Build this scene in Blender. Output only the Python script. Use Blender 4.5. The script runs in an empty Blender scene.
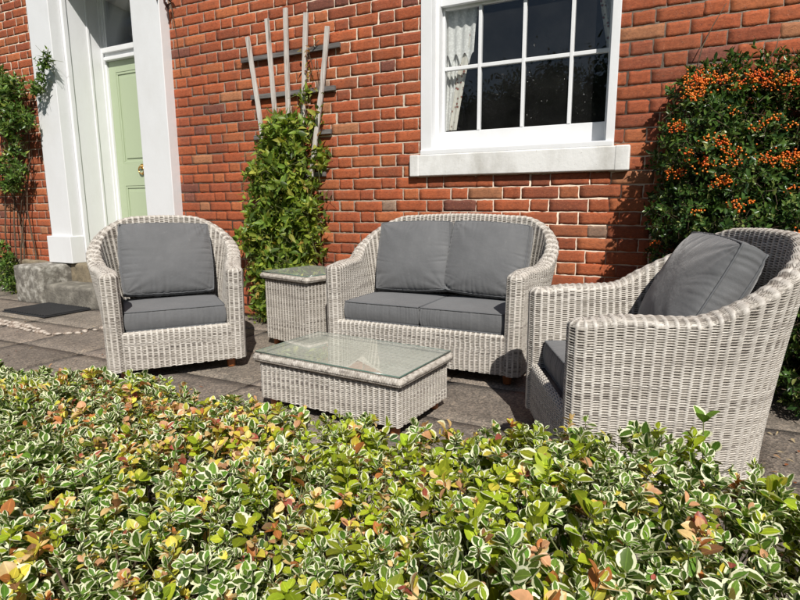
import bpy, math, random
import numpy as np
from mathutils import Vector, Matrix
rng = np.random.default_rng(7); random.seed(7)
PI = math.pi
scene = bpy.context.scene
C = scene.collection

# ------------------------------------------------------------------ helpers
def link(o): C.objects.link(o); return o

def tag(o, label=None, cat=None, group=None, kind=None):
    if label: o['label'] = label
    if cat: o['category'] = cat
    if group: o['group'] = group
    if kind: o['kind'] = kind
    return o

def thing(name, label, cat, loc=(0, 0, 0), rz=0, group=None):
    o = bpy.data.objects.new(name, None); link(o)
    o.location = loc; o.rotation_euler = (0, 0, rz); o.empty_display_size = .1
    return tag(o, label, cat, group)

def mesh_np(name, V, F, mat, parent=None, smooth=True, col=None, uv=None, kind=None):
    """V (n,3) array, F list of arrays (each (m,k)) or one array"""
    if not isinstance(F, (list, tuple)): F = [F]
    F = [np.asarray(f, dtype=np.int32) for f in F if len(f)]
    me = bpy.data.meshes.new(name)
    V = np.ascontiguousarray(V, dtype=np.float32)
    me.vertices.add(len(V)); me.vertices.foreach_set('co', V.ravel())
    loops = np.concatenate([f.ravel() for f in F])
    sizes = np.concatenate([np.full(len(f), f.shape[1], dtype=np.int32) for f in F])
    starts = np.concatenate([[0], np.cumsum(sizes)[:-1]]).astype(np.int32)
    me.loops.add(len(loops)); me.loops.foreach_set('vertex_index', loops)
    me.polygons.add(len(sizes)); me.polygons.foreach_set('loop_start', starts)
    try: me.polygons.foreach_set('loop_total', sizes)
    except Exception: pass
    me.update(calc_edges=True)
    if smooth: me.polygons.foreach_set('use_smooth', np.ones(len(sizes), dtype=bool))
    if col is not None:
        a = me.color_attributes.new('tone', 'FLOAT_COLOR', 'POINT')
        c = np.ones((len(V), 4), dtype=np.float32); c[:, :3] = col
        a.data.foreach_set('color', c.ravel())
    if uv is not None:
        u = me.uv_layers.new(name='UVMap')
        u.data.foreach_set('uv', np.ascontiguousarray(uv[loops], dtype=np.float32).ravel())
    if mat: me.materials.append(mat)
    me.validate()
    o = bpy.data.objects.new(name, me); link(o)
    if parent: o.parent = parent
    if kind: o['kind'] = kind
    return o

class MB:
    """collects shapes for one mesh"""
    def __init__(s): s.V = []; s.F4 = []; s.F3 = []; s.n = 0
    def add(s, V, F4=None, F3=None):
        V = np.asarray(V, float)
        if F4 is not None and len(F4): s.F4.append(np.asarray(F4) + s.n)
        if F3 is not None and len(F3): s.F3.append(np.asarray(F3) + s.n)
        s.V.append(V); s.n += len(V)
    def box(s, x0, x1, y0, y1, z0, z1, M=None):
        V = np.array([(x, y, z) for z in (z0, z1) for y in (y0, y1) for x in (x0, x1)], float)
        if M is not None: V = V @ np.array(M.to_3x3()).T + np.array(M.translation)
        s.add(V, [(0, 2, 3, 1), (4, 5, 7, 6), (0, 1, 5, 4), (2, 6, 7, 3), (0, 4, 6, 2), (1, 3, 7, 5)])
    def tube(s, P, R, k=8, cap=True):
        P = np.asarray(P, float); n = len(P); R = np.broadcast_to(np.asarray(R, float), (n,))
        T = np.gradient(P, axis=0); T /= np.linalg.norm(T, axis=1)[:, None] + 1e-9
        a = np.array([0, 0, 1.]) if abs(T[0][2]) < .9 else np.array([1., 0, 0])
        N = np.cross(T[0], a); N /= np.linalg.norm(N)
        V = []
        for i in range(n):
            N = N - T[i] * (N @ T[i]); N /= np.linalg.norm(N) + 1e-9
            B = np.cross(T[i], N)
            for j in range(k):
                t = 2 * PI * j / k
                V.append(P[i] + R[i] * (math.cos(t) * N + math.sin(t) * B))
        F = [(i * k + j, i * k + (j + 1) % k, (i + 1) * k + (j + 1) % k, (i + 1) * k + j) for i in range(n - 1) for j in range(k)]
        F3 = []
        if cap:
            V += [P[0], P[-1]]; c0, c1 = n * k, n * k + 1
            F3 = [(c0, (j + 1) % k, j) for j in range(k)] + [(c1, (n - 1) * k + j, (n - 1) * k + (j + 1) % k) for j in range(k)]
        s.add(V, F, F3)
    def lathe(s, prof, k=16, M=None, cap=True):
        prof = np.asarray(prof, float); n = len(prof)
        V = np.array([(r * math.cos(2 * PI * j / k), r * math.sin(2 * PI * j / k), z) for r, z in prof for j in range(k)])
        F = [(i * k + j, i * k + (j + 1) % k, (i + 1) * k + (j + 1) % k, (i + 1) * k + j) for i in range(n - 1) for j in range(k)]
        F3 = []
        if cap:
            V = np.vstack([V, [(0, 0, prof[0][1]), (0, 0, prof[-1][1])]]); c0, c1 = n * k, n * k + 1
            F3 = [(c0, (j + 1) % k, j) for j in range(k)] + [(c1, (n - 1) * k + j, (n - 1) * k + (j + 1) % k) for j in range(k)]
        if M is not None: V = V @ np.array(M.to_3x3()).T + np.array(M.translation)
        s.add(V, F, F3)
    def build(s, name, mat, parent=None, smooth=False, bevel=0, kind=None, seg=2):
        F = []
        if s.F4: F.append(np.concatenate(s.F4))
        if s.F3: F.append(np.concatenate(s.F3))
        o = mesh_np(name, np.vstack(s.V), F, mat, parent, smooth, kind=kind)
        if bevel:
            m = o.modifiers.new('b', 'BEVEL'); m.width = bevel; m.segments = seg; m.limit_method = 'ANGLE'; m.angle_limit = .6
            m.harden_normals = False
            o.data.polygons.foreach_set('use_smooth', np.ones(len(o.data.polygons), dtype=bool))
            w = o.modifiers.new('w', 'WEIGHTED_NORMAL')
        return o

def box_obj(name, mat, x0, x1, y0, y1, z0, z1, parent=None, bevel=.003):
    b = MB(); b.box(x0, x1, y0, y1, z0, z1); return b.build(name, mat, parent, bevel=bevel)

# ------------------------------------------------------------------ materials
def new_mat(name):
    m = bpy.data.materials.new(name); m.use_nodes = True
    nt = m.node_tree; bs = nt.nodes['Principled BSDF']
    return m, nt, bs
def N(nt, t, **kw):
    n = nt.nodes.new(t)
    for k, v in kw.items():
        if k in n.inputs.keys(): n.inputs[k].default_value = v
        else: setattr(n, k, v)
    return n
def ramp(nt, src, stops):
    r = nt.nodes.new('ShaderNodeValToRGB'); cr = r.color_ramp
    while len(cr.elements) < len(stops): cr.elements.new(.5)
    for e, (p, c) in zip(cr.elements, stops): e.position = p; e.color = (*c, 1) if len(c) == 3 else c
    nt.links.new(src, r.inputs[0]); return r.outputs[0]
def mixc(nt, a, b, fac, mode='MIX'):
    m = nt.nodes.new('ShaderNodeMix'); m.data_type = 'RGBA'; m.blend_type = mode
    for sock, v in ((m.inputs[6], a), (m.inputs[7], b), (m.inputs[0], fac)):
        if isinstance(v, bpy.types.NodeSocket): nt.links.new(v, sock)
        elif isinstance(v, (int, float)): sock.default_value = v
        else: sock.default_value = (*v, 1)
    return m.outputs[2]
def coords(nt, kind='Object'):
    return nt.nodes.new('ShaderNodeTexCoord').outputs[kind]
def noise(nt, vec, scale, detail=5, rough=.6, out=0, dist=0):
    n = N(nt, 'ShaderNodeTexNoise'); n.inputs['Scale'].default_value = scale; n.inputs['Detail'].default_value = detail
    n.inputs['Roughness'].default_value = rough; n.inputs['Distortion'].default_value = dist
    nt.links.new(vec, n.inputs['Vector']); return n.outputs[out]
def bump(nt, bs, h, strength=.5, dist=.002, prev=None):
    b = N(nt, 'ShaderNodeBump'); b.inputs['Strength'].default_value = strength; b.inputs['Distance'].default_value = dist
    nt.links.new(h, b.inputs['Height'])
    if prev is not None: nt.links.new(prev, b.inputs['Normal'])
    nt.links.new(b.outputs[0], bs.inputs['Normal']); return b.outputs[0]
def attr(nt, name='tone'):
    a = nt.nodes.new('ShaderNodeAttribute'); a.attribute_name = name; return a.outputs['Color']
def scalev(nt, vec, s):
    m = nt.nodes.new('ShaderNodeVectorMath'); m.operation = 'MULTIPLY'; nt.links.new(vec, m.inputs[0]); m.inputs[1].default_value = s; return m.outputs[0]

def mat_brick():
    m, nt, bs = new_mat('brick'); co = coords(nt)
    a = attr(nt)
    n1 = noise(nt, scalev(nt, co, (.55, 1, 1.25)), 75, 7, .8)
    c = mixc(nt, a, ramp(nt, n1, [(.3, (.38, .32, .30)), (.52, (1, 1, 1)), (.72, (1.4, 1.35, 1.3))]), .8, 'MULTIPLY')
    n2 = noise(nt, scalev(nt, co, (1, 1, 1.6)), 3.2, 6, .65)
    c = mixc(nt, c, (.17, .075, .045), ramp(nt, n2, [(.50, (0, 0, 0)), (.72, (.5, .5, .5))]))
    n3 = noise(nt, co, 190, 3, .6)
    c = mixc(nt, c, (.62, .5, .42), ramp(nt, n3, [(.66, (0, 0, 0)), (.74, (.5, .5, .5))]))
    n4 = noise(nt, co, 42, 5, .8)
    c = mixc(nt, c, (.05, .03, .025), ramp(nt, n4, [(.63, (0, 0, 0)), (.70, (.85, .85, .85))]))
    n5 = noise(nt, scalev(nt, co, (1, 1, .35)), 1.1, 6, .7)
    c = mixc(nt, c, (.12, .055, .035), ramp(nt, n5, [(.48, (0, 0, 0)), (.7, (.35, .35, .35))]))
    n6 = noise(nt, co, 75, 5, .7)
    c = mixc(nt, c, (.50, .19, .085), ramp(nt, n6, [(.56, (0, 0, 0)), (.7, (.45, .45, .45))]))
    nt.links.new(c, bs.inputs['Base Color']); bs.inputs['Roughness'].default_value = .9
    p = bump(nt, bs, noise(nt, co, 130, 8, .75), .7, .003)
    bump(nt, bs, noise(nt, co, 30, 4, .6), .35, .006, p)
    return m
def mat_mortar():
    m, nt, bs = new_mat('mortar'); co = coords(nt)
    c = ramp(nt, noise(nt, co, 22, 6, .7), [(.20, (.34, .25, .18)), (.34, (.54, .42, .32)), (.60, (.72, .60, .48))])
    nt.links.new(c, bs.inputs['Base Color']); bs.inputs['Roughness'].default_value = .95
    bump(nt, bs, noise(nt, co, 150, 6, .7), .8, .004)
    return m
def mat_paint(name, col, dirt=.12, rough=.45, bscale=8, dirtc=(.45, .43, .38)):
    m, nt, bs = new_mat(name); co = coords(nt)
    n = noise(nt, scalev(nt, co, (1, 1, .5)), 4, 7, .65)
    c = mixc(nt, col, dirtc, ramp(nt, n, [(.45, (0, 0, 0)), (.8, (dirt * 2,) * 3)]))
    n2 = noise(nt, co, 95, 3, .6)
    c = mixc(nt, c, dirtc, ramp(nt, n2, [(.68, (0, 0, 0)), (.76, (dirt * 2.2,) * 3)]))
    nt.links.new(c, bs.inputs['Base Color']); bs.inputs['Roughness'].default_value = rough
    p = bump(nt, bs, noise(nt, co, bscale, 5, .6), .3, .006)
    bump(nt, bs, noise(nt, scalev(nt, co, (60, 60, 3)), 3, 4, .6), .22, .0015, p)
    return m
def mat_paving():
    m, nt, bs = new_mat('concrete_slab'); co = coords(nt)
    a = attr(nt)
    n1 = noise(nt, co, 5, 7, .7)
    c = mixc(nt, a, ramp(nt, n1, [(.32, (.55, .55, .55)), (.55, (1, 1, 1)), (.75, (1.35, 1.3, 1.2))]), .7, 'MULTIPLY')
    v = N(nt, 'ShaderNodeTexVoronoi'); v.inputs['Scale'].default_value = 130; nt.links.new(co, v.inputs['Vector'])
    c = mixc(nt, c, ramp(nt, v.outputs['Color'], [(.2, (.4, .38, .36)), (.55, (.95, .95, .95)), (.9, (1.9, 1.8, 1.65))]), .65, 'MULTIPLY')
    n2 = noise(nt, co, 1.6, 6, .7)
    c = mixc(nt, c, (.05, .045, .035), ramp(nt, n2, [(.54, (0, 0, 0)), (.76, (.45, .45, .45))]))
    nt.links.new(c, bs.inputs['Base Color']); bs.inputs['Roughness'].default_value = .88
    p = bump(nt, bs, v.outputs['Distance'], .5, .004)
    bump(nt, bs, noise(nt, co, 40, 6, .7), .6, .006, p)
    return m
def mat_simple(name, stops, scale=10, rough=.8, bs_=60, bstr=.5, bdist=.003, stretch=(1, 1, 1), metal=0, detail=6):
    m, nt, bs = new_mat(name); co = scalev(nt, coords(nt), stretch)
    nt.links.new(ramp(nt, noise(nt, co, scale, detail, .65), stops), bs.inputs['Base Color'])
    bs.inputs['Roughness'].default_value = rough; bs.inputs['Metallic'].default_value = metal
    if bstr: bump(nt, bs, noise(nt, co, bs_, 6, .7), bstr, bdist)
    return m
def mat_wicker():
    m, nt, bs = new_mat('wicker'); co = coords(nt); a = attr(nt)
    n = noise(nt, co, 7, 6, .65)
    c = mixc(nt, a, ramp(nt, n, [(.3, (.78, .75, .72)), (.6, (1.05, 1.04, 1.02))]), .6, 'MULTIPLY')
    n2 = noise(nt, co, 260, 3, .6)
    c = mixc(nt, c, ramp(nt, n2, [(.3, (.7, .68, .66)), (.6, (1.08, 1.08, 1.08))]), .6, 'MULTIPLY')
    nt.links.new(c, bs.inputs['Base Color']); bs.inputs['Roughness'].default_value = .55
    return m
def mat_fabric():
    m, nt, bs = new_mat('grey_fabric'); co = coords(nt)
    n = noise(nt, co, 6, 6, .6)
    c = ramp(nt, n, [(.3, (.108, .111, .115)), (.55, (.126, .129, .133)), (.75, (.146, .149, .152))])
    n2 = noise(nt, co, 30, 5, .75)
    c = mixc(nt, c, (.25, .25, .245), ramp(nt, n2, [(.62, (0, 0, 0)), (.8, (.35, .35, .35))]))
    nt.links.new(c, bs.inputs['Base Color']); bs.inputs['Roughness'].default_value = .85
    bs.inputs['Sheen Weight'].default_value = .25; bs.inputs['Sheen Roughness'].default_value = .5
    w1 = N(nt, 'ShaderNodeTexWave'); w1.inputs['Scale'].default_value = 260; w1.inputs['Distortion'].default_value = 1.5; nt.links.new(co, w1.inputs['Vector'])
    p = bump(nt, bs, w1.outputs['Fac'], .2, .0006)
    bump(nt, bs, noise(nt, co, 16, 4, .6), .35, .012, p)
    return m
def mat_leaf(name, margin=None, mcol=(.72, .74, .52), rough=.38, trans=.35):
    """tone attribute = blade colour, UV.x = -1..1 across (stored 0..1), UV.y along, tone also in alpha-less rgb"""
    m, nt, bs = new_mat(name); co = coords(nt)
    a = attr(nt); c = a
    uv = nt.nodes.new('ShaderNodeTexCoord').outputs['UV']
    sp = N(nt, 'ShaderNodeSeparateXYZ'); nt.links.new(uv, sp.inputs[0])
    e = N(nt, 'ShaderNodeMath', operation='MULTIPLY_ADD'); nt.links.new(sp.outputs[0], e.inputs[0]); e.inputs[1].default_value = 2; e.inputs[2].default_value = -1
    ab = N(nt, 'ShaderNodeMath', operation='ABSOLUTE'); nt.links.new(e.outputs[0], ab.inputs[0])
    # midrib
    mid = ramp(nt, ab.outputs[0], [(.0, (1, 1, 1)), (.1, (0, 0, 0))])
    c = mixc(nt, c, mixc(nt, c, (1.6, 1.6, 1.5), 1.0, 'MULTIPLY'), mid)
    n = noise(nt, co, 120, 4, .6)
    c = mixc(nt, c, ramp(nt, n, [(.3, (.75, .78, .7)), (.65, (1.15, 1.12, 1.1))]), .7, 'MULTIPLY')
    if margin:
        ma = nt.nodes.new('ShaderNodeAttribute'); ma.attribute_name = 'tone'
        nz = N(nt, 'ShaderNodeMath', operation='MULTIPLY_ADD'); nt.links.new(noise(nt, co, 75, 4, .6), nz.inputs[0]); nz.inputs[1].default_value = .5; nt.links.new(ab.outputs[0], nz.inputs[2])
        mask = ramp(nt, nz.outputs[0], [(margin, (0, 0, 0)), (margin + .07, (1, 1, 1))])
        # only leaves flagged variegated (UV.y offset by 2)
        fl = N(nt, 'ShaderNodeMath', operation='GREATER_THAN'); nt.links.new(sp.outputs[1], fl.inputs[0]); fl.inputs[1].default_value = 1.5
        mm = N(nt, 'ShaderNodeMath', operation='MULTIPLY'); nt.links.new(mask, mm.inputs[0]); nt.links.new(fl.outputs[0], mm.inputs[1])
        c = mixc(nt, c, mcol, mm.outputs[0])
    nt.links.new(c, bs.inputs['Base Color']); bs.inputs['Roughness'].default_value = rough; bs.inputs['Specular IOR Level'].default_value = .35
    tr = N(nt, 'ShaderNodeBsdfTranslucent')
    nt.links.new(mixc(nt, c, (1.25, 1.3, .55), 1.0, 'MULTIPLY'), tr.inputs['Color'])
    mx = N(nt, 'ShaderNodeMixShader'); mx.inputs[0].default_value = trans
    nt.links.new(bs.outputs[0], mx.inputs[1]); nt.links.new(tr.outputs[0], mx.inputs[2])
    nt.links.new(mx.outputs[0], nt.nodes['Material Output'].inputs['Surface'])
    return m
def mat_glass(name, tint=(.9, .95, .93), rough=0.0, ior=1.5, boost=1.0, wav=0):
    m, nt, bs = new_mat(name)
    nt.nodes.remove(bs)
    lw = N(nt, 'ShaderNodeLayerWeight'); lw.inputs['Blend'].default_value = .5
    pw = N(nt, 'ShaderNodeMath', operation='POWER'); nt.links.new(lw.outputs['Facing'], pw.inputs[0]); pw.inputs[1].default_value = 5
    fr = N(nt, 'ShaderNodeMath', operation='MULTIPLY_ADD'); nt.links.new(pw.outputs[0], fr.inputs[0]); fr.inputs[1].default_value = .96; fr.inputs[2].default_value = .04
    tr = N(nt, 'ShaderNodeBsdfTransparent'); tr.inputs[0].default_value = (*tint, 1)
    gl = N(nt, 'ShaderNodeBsdfGlossy'); gl.inputs['Roughness'].default_value = rough; gl.inputs['Color'].default_value = (1, 1, 1, 1)
    mu = N(nt, 'ShaderNodeMath', operation='MULTIPLY'); mu.use_clamp = True; nt.links.new(fr.outputs[0], mu.inputs[0]); mu.inputs[1].default_value = boost
    mx = N(nt, 'ShaderNodeMixShader'); nt.links.new(mu.outputs[0], mx.inputs[0]); nt.links.new(tr.outputs[0], mx.inputs[1]); nt.links.new(gl.outputs[0], mx.inputs[2])
    if wav:
        b = N(nt, 'ShaderNodeBump'); b.inputs['Strength'].default_value = wav; b.inputs['Distance'].default_value = .01
        nt.links.new(noise(nt, coords(nt), 3.5, 2, .5), b.inputs['Height']); nt.links.new(b.outputs[0], gl.inputs['Normal'])
    if name == 'window_glass':
        d = N(nt, 'ShaderNodeBsdfDiffuse'); d.inputs[0].default_value = (.6, .6, .58, 1); m2 = N(nt, 'ShaderNodeMixShader')
        nt.links.new(ramp(nt, noise(nt, coords(nt), 6, 5, .6), [(.3, (.006, .006, .006)), (.7, (.022, .022, .022))]), m2.inputs[0])
        nt.links.new(mx.outputs[0], m2.inputs[1]); nt.links.new(d.outputs[0], m2.inputs[2]); mx = m2
    nt.links.new(mx.outputs[0], nt.nodes['Material Output'].inputs['Surface'])
    return m
def mat_table_glass():
    """clear greenish safety glass with a film of dust lit by the sun"""
    m = mat_glass('tinted_table_glass', (.95, .985, .95), .015, 1.5, 2.0); nt = m.node_tree
    out = nt.nodes['Material Output']; src = out.inputs['Surface'].links[0].from_socket
    d = N(nt, 'ShaderNodeBsdfDiffuse'); co = coords(nt)
    nt.links.new(ramp(nt, noise(nt, co, 5, 5, .6), [(.3, (.60, .64, .55)), (.7, (.74, .76, .68))]), d.inputs['Color'])
    mx = N(nt, 'ShaderNodeMixShader'); nt.links.new(ramp(nt, noise(nt, co, 3, 4, .6), [(.3, (.22, .22, .22)), (.7, (.34, .34, .34))]), mx.inputs[0])
    nt.links.new(src, mx.inputs[1]); nt.links.new(d.outputs[0], mx.inputs[2]); nt.links.new(mx.outputs[0], out.inputs['Surface']); return m
def mat_plain(name, col, rough=.6, metal=0):
    m, nt, bs = new_mat(name); co = coords(nt)
    c = mixc(nt, col, ramp(nt, noise(nt, co, 12, 5, .6), [(.3, (.8, .8, .8)), (.7, (1.15, 1.15, 1.15))]), .8, 'MULTIPLY')
    nt.links.new(c, bs.inputs['Base Color']); bs.inputs['Roughness'].default_value = rough; bs.inputs['Metallic'].default_value = metal
    return m

M = dict(
    brick=mat_brick(), mortar=mat_mortar(), white=mat_paint('white_paint', (.77, .78, .79), .10, .4),
    sill=mat_paint('sill_paint', (.76, .76, .74), .42, .65, 34, (.30, .28, .23)),
    green=mat_paint('sage_paint', (.40, .475, .315), .05, .35, 5, (.35, .42, .28)),
    slab=mat_paving(), joint=mat_simple('joint_sand', [(.3, (.02, .018, .014)), (.7, (.055, .05, .04))], 30),
    soil=mat_simple('soil', [(.3, (.035, .028, .02)), (.7, (.085, .065, .045))], 12, .95, 30, 1, .02),
    stone=mat_simple('weathered_stone', [(.3, (.10, .09, .075)), (.5, (.19, .175, .145)), (.62, (.26, .24, .20)), (.78, (.40, .38, .33))], 9, .9, 45, .9, .012),
    lichen=mat_simple('lichen_stone', [(.34, (.12, .11, .095)), (.48, (.21, .195, .165)), (.56, (.33, .315, .275)), (.66, (.46, .44, .40))], 17, .9, 60, .8, .008),
    gold=mat_simple('sandstone', [(.3, (.13, .11, .075)), (.5, (.22, .18, .12)), (.7, (.33, .27, .18))], 14, .9, 45, .8, .008),
    pebble=mat_simple('pebble', [(.3, (.12, .09, .07)), (.45, (.27, .21, .165)), (.6, (.50, .45, .39))], 45, .75, 80, .3),
    mat=mat_plain('rubber', (.028, .029, .031), .6), wicker=mat_wicker(), fabric=mat_fabric(),
    piping=mat_plain('piping', (.125, .13, .137), .85),
    wood=mat_simple('stained_wood', [(.3, (.22, .07, .022)), (.7, (.38, .13, .04))], 20, .4, 60, .3, .001, (6, 6, .6)),
    slat=mat_simple('weathered_wood', [(.28, (.13, .11, .09)), (.40, (.40, .35, .31)), (.55, (.58, .54, .50)), (.8, (.68, .65, .61))], 16, .85, 70, .8, .003, (3, 3, .22)),
    bar=mat_simple('dark_weathered_wood', [(.3, (.05, .045, .042)), (.5, (.13, .12, .115)), (.75, (.24, .225, .21))], 16, .85, 70, .8, .003, (.22, 3, 3)),
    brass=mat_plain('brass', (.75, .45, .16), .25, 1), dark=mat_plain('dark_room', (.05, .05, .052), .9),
    pane=mat_glass('window_glass', (.86, .88, .88), 0, 1.5, 1.7, .12),
    tglass=mat_table_glass(),
    gedge=mat_plain('glass_edge', (.10, .17, .14), .15),
    stem=mat_simple('bark', [(.3, (.05, .035, .02)), (.7, (.16, .11, .07))], 30, .9, 80, .5),
    gstem=mat_simple('green_stem', [(.3, (.10, .12, .04)), (.7, (.2, .2, .08))], 30, .8, 80, .3),
    net=None,
    berry=mat_simple('orange_berry', [(.35, (.62, .075, .008)), (.5, (.74, .17, .012)), (.65, (.80, .27, .03))], 14, .35, 50, 0),
    leafv=mat_leaf('variegated_leaf', .83, (.84, .85, .60), .42, .26),
    leafd=mat_leaf('dark_leaf', None, rough=.3, trans=.18),
    leafc=mat_leaf('climber_leaf', None, rough=.42, trans=.35),
    litter=mat_leaf('dry_leaf', None, rough=.7, trans=.1),
    grass=mat_simple('lawn', [(.3, (.03, .06, .015)), (.7, (.07, .11, .03))], 4, .95, 30, .6, .02),
)
def mat_net():
    m, nt, bs = new_mat('net_curtain'); co = coords(nt)
    bs.inputs['Base Color'].default_value = (.85, .84, .80, 1); bs.inputs['Roughness'].default_value = .9
    w = N(nt, 'ShaderNodeTexVoronoi'); w.inputs['Scale'].default_value = 70; nt.links.new(co, w.inputs['Vector'])
    c = ramp(nt, w.outputs['Distance'], [(.2, (.92, .91, .88)), (.6, (.74, .73, .70))]); nt.links.new(c, bs.inputs['Base Color'])
    tr = N(nt, 'ShaderNodeBsdfTransparent'); mx = N(nt, 'ShaderNodeMixShader'); mx.inputs[0].default_value = .93
    nt.links.new(tr.outputs[0], mx.inputs[1]); nt.links.new(bs.outputs[0], mx.inputs[2])
    nt.links.new(mx.outputs[0], nt.nodes['Material Output'].inputs['Surface']); return m
M['net'] = mat_net()
def mat_trim():
    m, nt, bs = new_mat('floral_trim'); co = coords(nt)
    w = N(nt, 'ShaderNodeTexVoronoi'); w.inputs['Scale'].default_value = 42; nt.links.new(co, w.inputs['Vector'])
    c = ramp(nt, w.outputs['Distance'], [(.22, (.30, .10, .08)), (.3, (.16, .15, .12)), (.36, (.62, .58, .5)), (.7, (.7, .66, .58))])
    nt.links.new(c, bs.inputs['Base Color']); bs.inputs['Roughness'].default_value = .9; return m
M['trim'] = mat_trim()

# ------------------------------------------------------------------ camera (solved from the brick courses)
CAM = np.array([2.163, -3.3635, .88])
fpx, pitch, roll, yaw = 550., .1722, -.0055, .4644
fw = np.array([-math.sin(yaw) * math.cos(pitch), math.cos(yaw) * math.cos(pitch), -math.sin(pitch)])
r0 = np.array([math.cos(yaw), math.sin(yaw), 0]); u0 = np.cross(r0, fw)
rr = math.cos(roll) * r0 + math.sin(roll) * u0; uu = -math.sin(roll) * r0 + math.cos(roll) * u0
cd = bpy.data.cameras.new('camera'); cam = link(bpy.data.objects.new('camera', cd)); scene.camera = cam
cd.sensor_width = 36; cd.lens = fpx / 800 * 36; cd.clip_start = .02; cd.clip_end = 500
cam.matrix_world = Matrix(((rr[0], uu[0], -fw[0], CAM[0]), (rr[1], uu[1], -fw[1], CAM[1]), (rr[2], uu[2], -fw[2], CAM[2]), (0, 0, 0, 1)))

# ------------------------------------------------------------------ light
SEL, SAZ = math.radians(45), math.radians(36)
sd = Vector((math.sin(SAZ) * math.cos(SEL), -math.cos(SAZ) * math.cos(SEL), math.sin(SEL)))
w = bpy.data.worlds.new('World'); scene.world = w; w.use_nodes = True; nt = w.node_tree
sky = nt.nodes.new('ShaderNodeTexSky'); sky.sky_type = 'NISHITA'; sky.sun_disc = False
sky.sun_elevation = SEL; sky.sun_rotation = PI - SAZ
nt.links.new(sky.outputs[0], nt.nodes['Background'].inputs[0]); nt.nodes['Background'].inputs[1].default_value = .054
sl = bpy.data.lights.new('sun', 'SUN'); sl.energy = 5.0; sl.angle = math.radians(.55); sl.color = (1, .955, .89)
so = link(bpy.data.objects.new('sun', sl)); so.rotation_euler = sd.to_track_quat('Z', 'Y').to_euler(); so.location = (4, -6, 6)
scene.view_settings.view_transform = 'Standard'; scene.view_settings.look = 'None'
scene.view_settings.exposure = .08; scene.view_settings.gamma = 1; scene.view_settings.use_curve_mapping = False
scene.render.engine = 'CYCLES'
scene.cycles.max_bounces = 8; scene.cycles.transparent_max_bounces = 12; scene.cycles.caustics_reflective = False; scene.cycles.caustics_refractive = False
try: scene.cycles.use_denoising = True
except Exception: pass

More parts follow.
